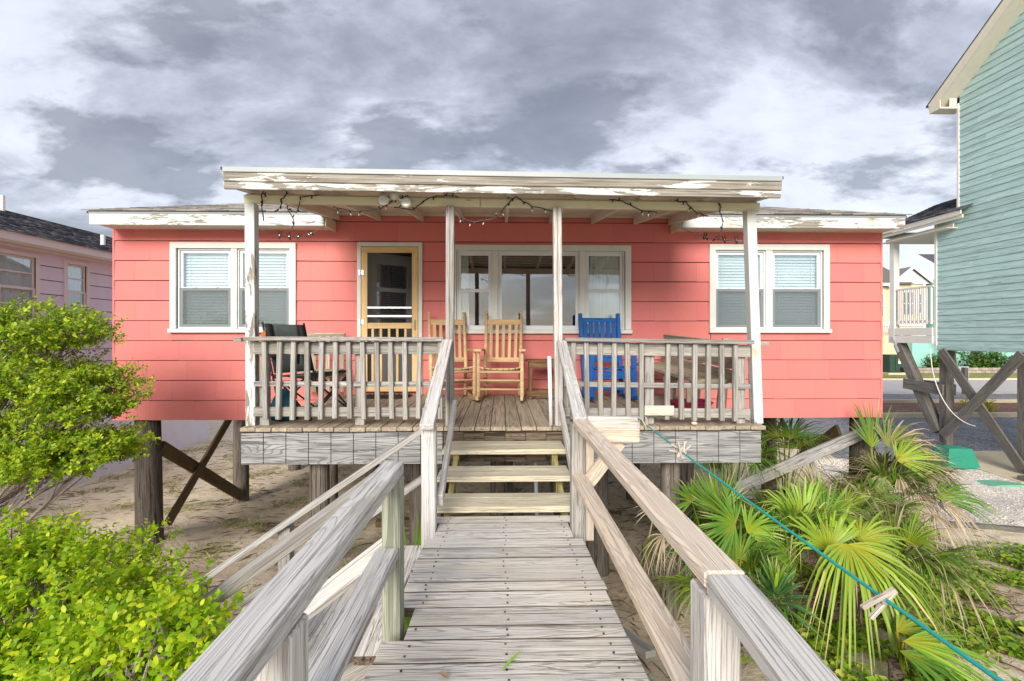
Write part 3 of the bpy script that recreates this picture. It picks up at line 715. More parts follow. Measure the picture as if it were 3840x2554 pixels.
for z in (3.94, 3.245, 2.52):
    hg = MB(); hg.box(sx0 - .035, sx0 + .035, yd - .022, yd - .0155, z - .035, z + .035); hg.tube([(sx0 - .004, yd - .024, z - .04), (sx0 - .004, yd - .024, z + .04)], .008); hg.build('hinge', M['steel'], sdoor)
hd = MB(); hd.tube([(sx1 - .045, yd - .018, 3.13), (sx1 - .045, yd - .05, 3.15), (sx1 - .045, yd - .055, 3.2), (sx1 - .045, yd - .05, 3.25), (sx1 - .045, yd - .018, 3.27)], .008); hd.build('handle', M['steel'], sdoor)
sc_ = MB(); sc_.add([(sx0 + .08, yd + .008, 3.2), (sx1 - .08, yd + .008, 3.2), (sx1 - .08, yd + .008, sz1 - .08), (sx0 + .08, yd + .008, sz1 - .08), (sx0 + .08, yd + .008, sz0 + .1), (sx1 - .08, yd + .008, sz0 + .1), (sx1 - .08, yd + .008, 3.17), (sx0 + .08, yd + .008, 3.17)], [(0, 1, 2, 3), (4, 5, 6, 7)])
sc_.build('screen', M['doorscreen'], sdoor)
# inner door, hinged left, swung in about 40 degrees
Md = Matrix.Translation((-1.93, WY + .14, 2.24)) @ Matrix.Rotation(R(38), 4, 'Z')
idb = MB()
lites = [(.14, .62, 1.52, 1.86), (.14, .62, 1.13, 1.46), (.14, .62, .74, 1.07)]
rr = [(0, .76, 0, 2.02)]
for l in lites: rr = cut(rr, l)
for (a, b, c, d) in rr: idb.box(a, b, 0, .04, c, d)
inner = idb.build('inner_door', M['greydoor'], house, M=None); inner.matrix_basis = Md; WM[inner] = Md
for (a, b, c, d) in lites:
    pm = MB(); pm.box(a, b, .012, .018, c, d); p = pm.mesh('pane'); p.materials.append(M['glass']); link('pane', p, inner, Md)
    bl = MB(); z = c + .01
    while z < d: bl.box(a, b, .03, .036, z, z + .014); z += .026
    b_ = bl.mesh('blind'); b_.materials.append(M['greydoor']); tag(link('blind', b_, inner, Md))
kn = MB(); kn.tube([(.70, -.01, .98), (.70, -.035, .98), (.70, -.06, .98)], [.012, .03, .018]); k_ = kn.mesh('knob'); k_.materials.append(M['black']); link('knob', k_, inner, Md)

def pile(x, y, ztop, r, parent, mt=None, lean=(0, 0), name='pile', below=0.3):
    zb = G(x, y) - below; n = 14; b = MB(); pts = []; rad = []
    for k in range(7):
        t_ = k / 6; pts.append((x + lean[0] * (1 - t_), y + lean[1] * (1 - t_), zb + (ztop - zb) * t_)); rad.append(r * (1.06 - .1 * t_) * random.uniform(.98, 1.02))
    b.tube(pts, rad, n); mp = Matrix.Translation((x, y, zb)) @ Matrix.Rotation(R(-90), 4, 'Y')
    return b.build(name, mt or M['pile'], parent, smooth=True, M=mp)
for y in (6.95, 9.4, 11.8, 14.0):
    for x in (-5.10, -2.55, 0.0, 2.62, 5.37):
        pile(x, y, ZB - .02 if y > 7 else ZB + .0, .165 if y < 7 else .135, house, lean=(0.03 if (x < -5 and y < 7) else 0, 0))
board('brace', (-4.98, 7.05, 1.42), (-5.05, 9.3, -0.05), .19, .045, M['brace'], house, up=(1, 0, 0))
board('brace', (-4.93, 7.12, 0.28), (-4.99, 9.15, 1.80), .14, .045, M['brace'], house, up=(1, 0, 0))
board('brace', (5.32, 6.72, 1.70), (3.35, 6.72, 0.86), .17, .045, M['grey'], house, up=(0, 1, 0))
board('brace', (5.2, 7.2, 1.6), (5.2, 9.3, 0.1), .17, .045, M['brace'], house, up=(1, 0, 0))
# ---------------------------------------------------------------- porch
DZ = 2.223                                      # deck surface
PX0, PX1, PY = -2.352, 2.43, 4.33
porch = thing('porch', (0.04, 5.5, 0.4), 'weathered front porch with flat roof, grey railings and skirted deck', 'porch')
nb = 34; bw = (PX1 - PX0) / nb
for k in range(nb):
    x = PX0 + bw * (k + .5); fy = PY - .03 + jit(.012)
    board('deck_board', (x, fy, DZ - .019 + jit(.0015)), (x, WY - .015, DZ - .019), bw - .006, .036, M['deck'], porch)
# rim and joists below, skirt of grooved plywood squares
board('rim_joist', (PX0 + .03, PY + .05, DZ - .15), (PX1 - .03, PY + .05, DZ - .15), .22, .04, M['dark'], porch, up=(0, 1, 0))
for k in range(9):
    x = PX0 + .1 + k * .575
    board('joist', (x, PY + .08, DZ - .12), (x, WY - .03, DZ - .12), .04, .16, M['dark'], porch, ch=0)
def skirt(xa, xb, zt, zs, zb, mt):
    n = max(1, round((xb - xa) / .203)); wd = (xb - xa) / n
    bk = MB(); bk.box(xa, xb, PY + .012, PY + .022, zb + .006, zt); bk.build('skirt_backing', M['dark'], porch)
    for k in range(n):
        x = xa + wd * (k + .5)
        for (a, b) in ((zs, zt), (zb, zs)):
            if b - a < .02: continue
            j = jit(.0015)
            board('skirt_board', (x - wd / 2 + .003, PY + .004 + j, (a + b) / 2), (x + wd / 2 - .003, PY + .004 + j, (a + b) / 2), b - a - .002, .012, mt, porch, up=(0, 1, 0), ch=.0015)
skirt(PX0, -0.535, 2.172, 2.02, 1.885, M['skirt'])
skirt(0.60, PX1 - .03, 2.172, 2.02, 1.878, M['skirt'])
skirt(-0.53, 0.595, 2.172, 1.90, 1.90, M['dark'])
# posts
def tz(x): return -.0098 * x
for x in (-2.312,):
    board('post', (x + .01, 4.44, DZ), (x, 4.44, 4.27), .088, .088, M['white_peel2'], porch, up=(0, 1, 0))
board('post', (2.415, 4.44, DZ), (2.345, 4.44, 4.24), .088, .088, M['white_peel2'], porch, up=(0, 1, 0))
for xb, xt in ((-.498, -.492), (-.461, -.454)): board('post', (xb, 4.40, 2.215), (xt, 4.40, 4.245), .036, .088, M['grey'], porch, up=(0, 1, 0))
for xb, xt in ((.512, .494), (.550, .535)): board('post', (xb, 4.40, 2.215), (xt, 4.40, 4.24), .037, .088, M['rail'], porch, up=(0, 1, 0))
# beam and rafters
board('beam', (-2.37, 4.425, 4.285 + tz(-2.37)), (-.2, 4.425, 4.285), .075, .04, M['cream'], porch, up=(0, 1, 0))
board('beam', (-.195, 4.425, 4.283), (2.43, 4.425, 4.285 + tz(2.43)), .075, .04, M['cream'], porch, up=(0, 1, 0))
board('beam', (-2.37, 4.468, 4.31 + tz(-2.37)), (2.43, 4.468, 4.31 + tz(2.43)), .07, .038, M['cream'], porch, up=(0, 1, 0))
RS = .135
def rz(y): return 4.345 + RS * (y - 4.45)         # underside of the rafters
for x in (-2.30, -1.72, -1.12, -.55, .068, .693, 1.292, 1.90, 2.40):
    board('rafter', (x, 4.135, rz(4.135) + .062 + tz(x)), (x, WY - .01, rz(WY) + .062 + tz(x)), .12, .04, M['soffit'], porch, up=(1, 0, 0))
for k in range(16):                               # ceiling boards on top of the rafters
    y = 4.13 + k * .163; yy = y + .08
    board('ceiling_board', (-2.375, yy, rz(yy) + .133 + tz(-2.375)), (2.44, yy, rz(yy) + .133 + tz(2.44)), .158, .016, M['soffit'], porch, ch=0)
board('frieze', (-2.34, WY - .02, 4.79), (2.42, WY - .02, 4.77), .09, .02, M['cream'], porch, up=(0, 1, 0))
rp = MB(); a, b = 4.10, 7.35
rp.add([(-2.40, a, rz(a) + .148 + tz(-2.4)), (2.47, a, rz(a) + .148 + tz(2.47)), (2.47, b, rz(b) + .148 + tz(2.47)), (-2.40, b, rz(b) + .148 + tz(-2.4))] +
       [(-2.40, a, rz(a) + .172 + tz(-2.4)), (2.47, a, rz(a) + .172 + tz(2.47)), (2.47, b, rz(b) + .172 + tz(2.47)), (-2.40, b, rz(b) + .172 + tz(-2.4))],
       [(0, 3, 2, 1), (4, 5, 6, 7), (0, 1, 5, 4), (1, 2, 6, 5), (2, 3, 7, 6), (3, 0, 4, 7)])
proof = rp.build('porch_roof', M['roof2'], porch)
def fas(nm, zc, h, y, th, mt): board(nm, (-2.375, y, zc + tz(-2.375)), (2.452, y, zc + tz(2.452)), h, th, mt, porch, up=(0, 1, 0))
fas('fascia', 4.315, .064, 4.118, .022, M['white_peel'])
fas('fascia', 4.385, .076, 4.106, .024, M['fascia_peel'])
fas('drip_trim', 4.445, .044, 4.088, .012, M['metal_trim'])
for x, dx in ((-2.375, -.012), (2.452, .012)):
    board('barge_board', (x + dx, 4.13, rz(4.13) + .09 + tz(x)), (x + dx, 7.0, rz(7.0) + .09 + tz(x)), .15, .02, M['white_peel2'], porch, up=(1, 0, 0))
# railings: cap, back rails and square balusters
def railing(xa, xb, zc0, zc1, bal, mt, post_x, capx):
    root = MB(); root.bar((capx[0], 4.335, zc0), (capx[1], 4.335, zc1), .095, .036, (0, 0, 1), .004)
    root = root.build('railing', mt, porch, M=frame((capx[0], 4.335, zc0), (capx[1], 4.335, zc1)))
    dz = zc0 - 3.022; dz1 = zc1 - 3.022
    for (z, h, y) in ((2.975, .045, 4.395), (2.923, .085, 4.385), (2.607, .045, 4.385), (2.352, .085, 4.385)):
        board('rail', (xa, y, z + dz + jit(.004)), (xb, y, z + dz1 + jit(.004)), h, .036, mt, root, up=(0, 1, 0))
    for x in bal:
        t_ = (x - xa) / (xb - xa); d = dz + (dz1 - dz) * t_; ln = jit(.008)
        board('baluster', (x + ln, 4.343, 2.292 + d + jit(.008)), (x - ln, 4.343, 3.002 + d), .042, .042, mt, root, up=(0, 1, 0), ch=.005)
    for x in post_x: board('rail_post', (x, 4.425, DZ), (x, 4.425, 2.97 + dz), .085, .038, mt, root, up=(0, 1, 0))
    return root
bl = [-2.297 + (k - .0) * .1262 for k in range(1, 13)]
railing(-2.26, -.52, 3.024, 3.018, [x + .03 for x in bl] + [-.62 + .06], M['grey'], [-2.18, -1.31], (-2.31, -.525))
br = [.655 + k * .1262 for k in range(6)] + [1.53 + k * .1262 for k in range(6)]
railing(.575, 2.32, 3.016, 2.99, br, M['grey'], [1.385, 2.25, .60], (.575, 2.315))
board('patch_board', (1.31, 4.318, 2.365), (1.58, 4.318, 2.362), .09, .02, M['fresh'], porch, up=(0, 1, 0))
board('rail_stub', (-2.42, 4.36, 3.015), (-2.35, 4.36, 3.015), .036, .06, M['grey'], porch, up=(0, 1, 0))
board('rail_stub', (2.46, 4.50, 2.975), (2.56, 4.50, 2.972), .036, .04, M['grey'], porch, up=(0, 1, 0))
# piles under the porch
pile(-1.73, 4.55, 1.95, .092, porch); pile(1.63, 4.55, 1.95, .092, porch)
pile(-1.0, 5.8, 2.0, .12, porch); pile(1.16, 5.7, 2.0, .13, porch); pile(2.3, 5.9, 2.0, .11, porch); pile(-2.25, 5.9, 2.0, .11, porch)
for y in (4.60, 5.75): board('girder', (PX0 + .05, y, 1.965), (PX1 - .05, y, 1.965), .14, .09, M['dark'], porch, up=(0, 1, 0))

# ---------------------------------------------------------------- porch steps
steps = thing('porch_steps', (0.03, 3.8, 0.5), 'three wide weathered treads stepping up from boardwalk to porch', 'steps')
for (y0, y1, z) in ((3.975, 4.31, 2.095), (3.65, 3.965, 1.965), (3.335, 3.64, 1.845)):
    board('tread', (-.497, y0 + .10, z - .021), (.543, y0 + .10, z - .021), .196, .042, M['tread'], steps)
    board('tread', (-.49, (y0 + .203 + y1) / 2, z - .0225), (.54, (y0 + .203 + y1) / 2, z - .0225), y1 - y0 - .205, .042, M['tread'], steps)
for x in (-.39, .46):
    board('stringer', (x, 3.15, 1.62), (x, 4.28, 2.02), .10, .042, M['yellowgreen'], steps, up=(1, 0, 0))
    for y, z in ((4.10, 2.05), (3.78, 1.92), (3.45, 1.80)): board('riser_block', (x, y, z - .24), (x, y, z), .05, .05, M['yellowgreen'], steps, up=(0, 1, 0))
for x in (-.43, .50):
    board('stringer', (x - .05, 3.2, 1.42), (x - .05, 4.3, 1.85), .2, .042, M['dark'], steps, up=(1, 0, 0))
# sloping hand rails from the porch posts down to the walk posts
board('hand_rail', (-.492, 4.32, 3.0), (-.461, 2.93, 2.485), .088, .04, M['rail'], steps)
board('hand_rail', (.548, 4.32, 2.99), (.489, 2.93, 2.525), .088, .04, M['rail'], steps)
board('lower_rail', (-.425, 4.33, 2.43), (-.398, 3.08, 1.98), .085, .036, M['rail'], steps, up=(1, 0, 0))
board('lower_rail', (.535, 4.33, 2.43), (.50, 3.10, 1.98), .085, .036, M['rail'], steps, up=(1, 0, 0))
for s, xa, xb in ((-1, -.545, -.515), (1, .60, .545)):          # zig-zag skirt boards behind the hand rails
    for k in range(7):
        t_ = (k + .5) / 7.6; y = 4.28 - 1.25 * t_; zt = 2.95 - .46 * t_
        board('picket', (xa + (xb - xa) * t_, y, zt - .42), (xa + (xb - xa) * t_, y, zt), .10, .018, M['grey'], steps, up=(1, 0, 0))

# ---------------------------------------------------------------- boardwalk
def wz(y): return 1.80 + (3.30 - y) * .0586
walk = thing('boardwalk', (0.02, 1.8, 0.9), 'sun bleached plank boardwalk leading to the porch steps', 'boardwalk')
y = 3.285; k = 0
nl = MB(); nl.tube([(0, 0, -.002), (0, 0, .0008)], .0048, 6); NAIL = nl.mesh('nail'); NAIL.materials.append(M['dark'])
WS = math.atan(.0586)
while y > -.6:
    wd = random.choice((.138, .138, .14, .092)); yc = y - wd / 2
    xa, xb = -.458 + jit(.006), .492 + jit(.006)
    if 2.97 < yc + .07 and yc - .07 < 3.09: xa, xb = -.412, .44
    elif 1.88 < yc + .07 and yc - .07 < 1.99: xa = -.375
    elif yc < 1.2: xa, xb = -.40, .44
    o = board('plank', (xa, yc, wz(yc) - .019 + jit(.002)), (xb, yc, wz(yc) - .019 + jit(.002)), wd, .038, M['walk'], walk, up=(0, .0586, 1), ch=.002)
    if len(o.data.materials) < 2:                    # plank edges painted dark so the sunlit gaps read as shadow
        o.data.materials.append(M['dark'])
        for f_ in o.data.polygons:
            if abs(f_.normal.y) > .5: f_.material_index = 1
    for nx_ in (-.35, .02, .40):
        for s_ in (-.032, .032):
            p_ = (nx_ + jit(.012), yc + s_ * wd / .14 + jit(.006)); zn = wz(p_[1]) + .0018
            if xa + .03 < p_[0] < xb - .03: link('nail', NAIL, o, Matrix.Translation((p_[0], p_[1], zn)))
    y -= wd + random.uniform(.002, .005); k += 1
for x in (-.36, .40): board('stringer', (x, 3.29, wz(3.29) - .11), (x, -.6, wz(-.6) - .11), .14, .04, M['grey'], walk, up=(1, 0, 0))
def post(nm, x, y, z0, z1, mt, wx=.089, wy=.089): return board(nm, (x, y, z0), (x, y, z1), wx, wy, mt, walk, up=(0, 1, 0), ch=.006)
post('post', -.461, 3.035, G(-.46, 3) - .2, 2.462, M['rail']); post('post', .489, 3.035, G(.49, 3) - .2, 2.49, M['grey'])
post('post', -.441, 1.942, G(-.44, 1.9) - .2, 2.47, M['treated'], .072, .095)
post('post', -.447, .97, G(-.45, .9) - .2, 2.466, M['rail'], .08); post('post', .494, 1.09, G(.5, 1) - .2, 2.468, M['rail'], .082)
board('top_rail', (-.454, 2.0, 2.497), (-.456, -.5, 2.50), .089, .055, M['rail'], walk, ch=.006)
board('lower_rail', (-.452, 1.89, 2.19), (-.46, -.5, 2.19), .089, .04, M['rail'], walk, ch=.006)
board('top_rail', (.489, 2.935, 2.512), (.492, 1.03, 2.512), .091, .04, M['fresh'], walk, ch=.006)
board('top_rail', (.492, 1.026, 2.508), (.45, -.5, 2.44), .091, .045, M['rail'], walk, ch=.006)
board('lower_rail', (.489, 2.99, 2.155), (.489, -.4, 2.165), .089, .038, M['fresh'], walk, ch=.006)
# clothes line arm on the far right post
board('arm', (.535, 2.955, 2.505), (.865, 2.955, 2.50), .04, .085, M['rail'], walk, ch=.004)
board('arm', (.535, 2.93, 2.435), (.855, 2.93, 2.43), .085, .036, M['fresh'], walk, up=(0, 1, 0))
board('arm_brace', (.545, 2.965, 2.13), (.74, 2.965, 2.385), .085, .036, M['fresh'], walk, up=(0, 1, 0))
board('arm_upright', (.56, 3.01, 1.75), (.56, 3.01, 2.40), .05, .04, M['fresh'], walk, up=(0, 1, 0))
bt = MB(); bt.tube([(.60, 2.905, 2.43), (.60, 2.912, 2.43)], .014, 8); bt.tube([(.60, 2.885, 2.43), (.60, 2.905, 2.43)], .007, 6); bt.build('bolt', M['steel'], walk)

# ---------------------------------------------------------------- side stair going down to the sand on the left
sst = thing('side_stair', (-1.2, 2.5, 0.5), 'grey side stair with hand rails descending left from the boardwalk', 'stair')
trd = [(-.553, 1.705), (-.70, 1.70), (-.93, 1.485), (-1.07, 1.48), (-1.30, 1.26), (-1.44, 1.255), (-1.67, 1.03), (-1.81, 1.025), (-2.04, .80), (-2.18, .795)]
for x, z in trd[:1] + trd[2:]:
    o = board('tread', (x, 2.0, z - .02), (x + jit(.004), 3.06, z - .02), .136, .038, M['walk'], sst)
    if len(o.data.materials) < 2:                        # end grain in the dark material
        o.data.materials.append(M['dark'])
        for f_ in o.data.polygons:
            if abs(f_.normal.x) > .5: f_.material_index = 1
for y in (2.06, 3.0):
    board('stringer', (-.5, y, 1.60), (-2.3, y, .58), .2, .04, M['grey'], sst, up=(0, 1, 0))
board('hand_rail', (-.505, 3.07, 2.445), (-2.0, 3.07, 1.428), .038, .085, M['grey'], sst, up=(0, 1, 0))
board('hand_rail', (-.505, 3.07, 2.13), (-2.0, 3.07, 1.113), .038, .085, M['grey'], sst, up=(0, 1, 0))
board('hand_rail', (-.46, 2.02, 2.49), (-1.5, 2.02, 1.735), .085, .038, M['grey'], sst, up=(0, -.35, 1))
board('hand_rail', (-.46, 1.98, 2.185), (-1.5, 1.98, 1.39), .085, .038, M['rail'], sst, up=(0, -.7, 1))
for x in (-1.40, -1.96): board('post', (x, 3.115, G(x, 3.1) - .2), (x, 3.115, 2.445 - (-.505 - x) * .68 - .02), .075, .075, M['grey'], sst, up=(0, 1, 0))
for x in (-1.46,): board('post', (x, 2.0, G(x, 2) - .2), (x, 2.0, 1.76), .075, .075, M['grey'], sst, up=(0, 1, 0))
pth = thing('ground_boards', (-2.5, 4.2, 0.45), 'tan boards lying on sand at foot of the side stair', 'boards')
for k in range(6):
    x = -2.95 + k * .145; z = max(G(x, 3.4), G(x, 4.45)) + .02
    board('plank', (x, 3.2, G(x, 3.2) + .05), (x, 4.42, G(x, 4.42) + .045), .138, .036, M['fresh'], pth)
# ---------------------------------------------------------------- furniture on the porch
def rocking_chair(loc, rz, label, wood_m, blue=False):
    t = thing('rocking_chair', loc, label, 'chair', 'rocking chairs on the porch', rz)
    T = WM[t]
    def tb(nm, pts, rad, n=10):
        b = MB(); b.tube(pts, rad, n); me = b.mesh(nm); me.materials.append(wood_m)
        me.polygons.foreach_set('use_smooth', [True] * len(me.polygons))
        return link(nm, me, t, T)
    def bd(nm, p0, p1, wd, th, up=(0, 0, 1), par=None):
        v, f = board_geo((Vector(p1) - Vector(p0)).length, wd, th, .004); me = bpy.data.meshes.new(nm); me.from_pydata(v, [], f); me.materials.append(wood_m)
        return link(nm, me, par or t, T @ frame(p0, p1, up))
    hw = .27
    for s in (-1, 1):
        # rocker: a curved runner
        b = MB(); n = 12; vs = []
        for i in range(n + 1):
            y = -.40 + .86 * i / n; z = .25 * (y - .02) ** 2 + .0
            for (dx, dz) in ((-.016, 0), (.016, 0), (.016, .045), (-.016, .045)): vs.append((s * hw + dx, y, z + dz))
        fs = [(0, 3, 2, 1), (4 * n, 4 * n + 1, 4 * n + 2, 4 * n + 3)]
        for i in range(n):
            for k in range(4):
                k2 = (k + 1) % 4; fs.append((4 * i + k, 4 * i + k2, 4 * i + 4 + k2, 4 * i + 4 + k))
        b.add(vs, fs); me = b.mesh('rocker'); me.materials.append(wood_m); link('rocker', me, t, T)
        if blue:
            bd('front_leg', (s * hw, -.25, .04), (s * hw, -.25, .62), .06, .045, (0, 1, 0))
            bd('back_post', (s * (hw - .02), .20, .03), (s * (hw - .005), .42, 1.13), .05, .05, (0, 1, 0))
        else:
            tb('front_leg', [(s * hw, -.25, .03), (s * hw, -.25, .10), (s * hw, -.25, .30), (s * hw, -.25, .62)], [.017, .026, .025, .019])
            p = tb('back_post', [(s * (hw - .05), .20, .03), (s * (hw - .045), .215, .10), (s * (hw - .03), .27, .45), (s * (hw - .03), .44, 1.10)], [.016, .024, .024, .02])
            fb = MB(); fb.tube([(s * (hw - .03), .44, 1.10), (s * (hw - .03), .443, 1.115)], [.012, .012]); fb.ball((s * (hw - .03), .449, 1.137), .024, 10, 6)
            me = fb.mesh('finial'); me.materials.append(wood_m); me.polygons.foreach_set('use_smooth', [True] * len(me.polygons)); link('finial', me, p, T)
        ab = MB(); ab.add([(s * hw - .03, .27, .625), (s * hw + .03, .27, .625), (s * hw + .05, -.20, .635), (s * hw + .045, -.33, .635), (s * hw - .035, -.33, .635), (s * hw - .03, -.20, .635)] +
                          [(s * hw - .03, .27, .65), (s * hw + .03, .27, .65), (s * hw + .05, -.20, .66), (s * hw + .045, -.33, .66), (s * hw - .035, -.33, .66), (s * hw - .03, -.20, .66)],
                          [(5, 4, 3, 2, 1, 0), (6, 7, 8, 9, 10, 11)] + [(i, (i + 1) % 6, 6 + (i + 1) % 6, 6 + i) for i in range(6)])
        me = ab.mesh('armrest'); me.materials.append(wood_m); link('armrest', me, t, T)
        for z in ((.16, .27) if not blue else (.2,)): tb('stretcher', [(s * hw, -.24, z), (s * (hw - .04), .23, z - .02)], .013, 8) if not blue else bd('stretcher', (s * hw, -.24, z), (s * (hw - .02), .23, z), .04, .02, (1, 0, 0))
    def bk(z): return .20 + .22 * (z - .03) / 1.10 + .01
    if blue:
        bd('top_rail', (-hw + .02, bk(1.02), 1.04), (hw - .02, bk(1.02), 1.04), .06, .026, (0, 1, 0)); bd('back_rail', (-hw + .02, bk(.50), .50), (hw - .02, bk(.50), .50), .06, .026, (0, 1, 0))
        for k in range(6):
            x = -.2 + k * .08; bd('back_slat', (x, bk(.52), .53), (x, bk(1.0), 1.01), .06, .014, (0, 1, 0))
        bd('apron', (-hw, -.25, .34), (hw, -.25, .34), .10, .024, (0, 1, 0)); bd('stretcher', (-hw, -.23, .17), (hw, -.23, .17), .05, .022, (0, 1, 0))
        for k in range(6):
            x = -.225 + k * .09; bd('seat_slat', (x, -.29, .415 + .16 * x * x), (x, .22, .385 + .16 * x * x), .078, .02, (-.45 * x / .2, 0, 1))
        bd('back_rail', (-hw + .02, .2, .30), (hw - .02, .2, .30), .08, .026, (0, 1, 0))
    else:
        bd('top_rail', (-hw + .045, bk(1.02) + .01, 1.01), (hw - .045, bk(1.02) + .01, 1.01), .075, .022, (0, 1, 0)); bd('back_rail', (-hw + .035, bk(.50), .50), (hw - .035, bk(.50), .50), .06, .022, (0, 1, 0))
        for k in range(5):
            x = -.165 + k * .0825; bd('back_slat', (x, bk(.5), .525), (x * 1.05, bk(1.0) + .008, .98), .042, .011, (0, 1, 0))
        for k in range(7):
            x = -.225 + k * .075; bd('seat_slat', (x, -.27, .405 + .45 * x * x), (x, .21, .37 + .45 * x * x), .066, .016, (-1.0 * x, 0, 1))
        for y in (-.245, .2): tb('seat_bar', [(-hw, y, .375), (hw, y, .375)], .018, 8)
        for z in (.16, .27): tb('stretcher', [(-hw, -.25, z), (hw, -.25, z)], .013, 8)
        tb('stretcher', [(-hw + .05, .215, .2), (hw - .05, .215, .2)], .013, 8)
    return t
rocking_chair((0.0, 6.12, DZ + .002), R(-4), 'natural wood rocking chair with ball finials between post and side table', M['oak'])
rocking_chair((-0.66, 6.15, DZ + .002), R(13), 'natural wood rocking chair half hidden behind the left middle porch post', M['oak'])
rocking_chair((1.37, 6.12, DZ + .002), R(3), 'blue painted slatted rocking chair behind the right railing', M['blue'], True)

t = thing('side_table', (.55, 6.3, DZ), 'low brown wooden side table with plank top beside rocking chair', 'table')
for k in range(4): board('top_slat', (.32, 6.12 + k * .1, DZ + .50), (.80, 6.12 + k * .1, DZ + .50), .092, .025, M['table'], t)
board('apron', (.35, 6.10, DZ + .45), (.77, 6.10, DZ + .45), .07, .02, M['table'], t, up=(0, 1, 0))
for x in (.375, .745):
    board('leg', (x, 6.12, DZ + .06), (x, 6.12, DZ + .485), .035, .035, M['table'], t, up=(0, 1, 0)); board('leg', (x, 6.40, DZ + .06), (x, 6.40, DZ + .485), .035, .035, M['table'], t, up=(0, 1, 0))
board('foot', (.32, 6.10, DZ + .08), (.80, 6.10, DZ + .08), .06, .03, M['table'], t, up=(0, 1, 0)); board('foot', (.32, 6.42, DZ + .08), (.80, 6.42, DZ + .08), .06, .03, M['table'], t, up=(0, 1, 0))
for x in (.375, .745): board('glide', (x, 6.12, DZ), (x, 6.12, DZ + .05), .03, .03, M['table'], t, up=(0, 1, 0))

# plank bench along the right end of the porch
t = thing('plank_bench', (2.15, 5.6, DZ), 'weathered grey plank bench with high back along right porch end', 'bench')
for k in range(3):
    o = .14 * k
    board('seat_plank', (1.86 + o, 6.45, DZ + .45), (2.0 + o, 4.72, DZ + .37), .13, .04, M['deck'], t)
for k in range(3):
    board('back_plank', (2.22 + .015 * k, 6.5, DZ + .50 + .14 * k), (2.28 + .015 * k, 4.62, DZ + .42 + .14 * k), .13, .03, M['deck'], t, up=(1, 0, .1))
for y in (6.25, 5.5, 4.85):
    board('leg', (1.95, y, DZ), (1.95, y, DZ + .42 - (6.3 - y) * .05), .09, .04, M['deck'], t, up=(0, 1, 0)); board('leg', (2.26, y, DZ), (2.33, y, DZ + .80), .09, .04, M['deck'], t, up=(0, 1, 0))
    board('bearer', (1.9, y + .04, DZ + .38 - (6.3 - y) * .05), (2.28, y + .04, DZ + .38 - (6.3 - y) * .05), .08, .035, M['deck'], t, up=(0, 1, 0))
# bench behind the camp chair
t = thing('slatted_bench', (-2.1, 6.4, DZ), 'grey bench with upright slatted back against pink wall', 'bench')
board('top_rail', (-2.72, 6.60, DZ + .84), (-2.16, 6.60, DZ + .84), .05, .04, M['deck'], t, up=(0, 1, 0)); board('low_rail', (-2.72, 6.60, DZ + .3), (-2.16, 6.60, DZ + .3), .07, .03, M['deck'], t, up=(0, 1, 0))
for k in range(6): board('back_slat', (-2.68 + k * .096, 6.585, DZ + .05), (-2.68 + k * .096, 6.585, DZ + .82), .06, .02, M['deck'], t, up=(0, 1, 0))
for k in range(3): board('seat_slat', (-2.72, 6.50 - k * .11, DZ + .36), (-2.16, 6.50 - k * .11, DZ + .36), .1, .025, M['deck'], t)
for x in (-2.7, -2.18): board('leg', (x, 6.25, DZ), (x, 6.25, DZ + .345), .05, .05, M['deck'], t, up=(0, 1, 0))

# folding camp chair
t = thing('camp_chair', (-1.97, 5.0, DZ), 'folding camp chair of dark green fabric behind the left railing', 'chair', None, R(62))
T = WM[t]
def part(nm, mb, mt, smooth=False, par=None):
    me = mb.mesh(nm); me.materials.append(mt)
    if smooth: me.polygons.foreach_set('use_smooth', [True] * len(me.polygons))
    return link(nm, me, par or t, T)
def cloth(pts, nu, nv, th=.006, sag=0.0):
    """bilinear sheet with a little sag"""
    p = [np.array(q, float) for q in pts]; vs = []
    for j in range(nv + 1):
        for i in range(nu + 1):
            a, b = i / nu, j / nv; q = p[0] * (1 - a) * (1 - b) + p[1] * a * (1 - b) + p[2] * a * b + p[3] * (1 - a) * b
            q = q + np.array((0, .25, -1.0)) * sag * math.sin(math.pi * a) * math.sin(math.pi * b); vs.append(q)
    k = nu + 1; n = len(vs)
    nrm = np.cross(p[1] - p[0], p[3] - p[0]); nrm = nrm / np.linalg.norm(nrm) * th
    vs2 = vs + [v - nrm for v in vs]
    fs = [(j * k + i, j * k + i + 1, j * k + k + i + 1, j * k + k + i) for j in range(nv) for i in range(nu)]
    fs += [tuple(n + q for q in f[::-1]) for f in fs]
    for i in range(nu): fs += [(i + 1, i, n + i, n + i + 1), (nv * k + i, nv * k + i + 1, n + nv * k + i + 1, n + nv * k + i)]
    for j in range(nv): fs += [(j * k, j * k + k, n + j * k + k, n + j * k), (j * k + k + nu, j * k + nu, n + j * k + nu, n + j * k + k + nu)]
    return MB().add(vs2, fs)
part('backrest', cloth([(-.17, .27, .44), (.17, .27, .44), (.17, .43, .95), (-.17, .43, .95)], 6, 6, .01, .03), M['fabric'], True)
for s in (-1, 1): part('back_webbing', cloth([(s * .17, .27, .44), (s * .25, .27, .44), (s * .25, .43, .95), (s * .17, .43, .95)], 2, 6, .012, .0), M['fabric_dark'], True)
part('seat', cloth([(-.25, -.25, .45), (.25, -.25, .45), (.25, .24, .42), (-.25, .24, .42)], 6, 6, .012, .05), M['fabric'], True)
part('seat_front', cloth([(-.25, -.27, .465), (.25, -.27, .465), (.25, -.20, .458), (-.25, -.20, .458)], 4, 1, .016), M['fabric_dark'])
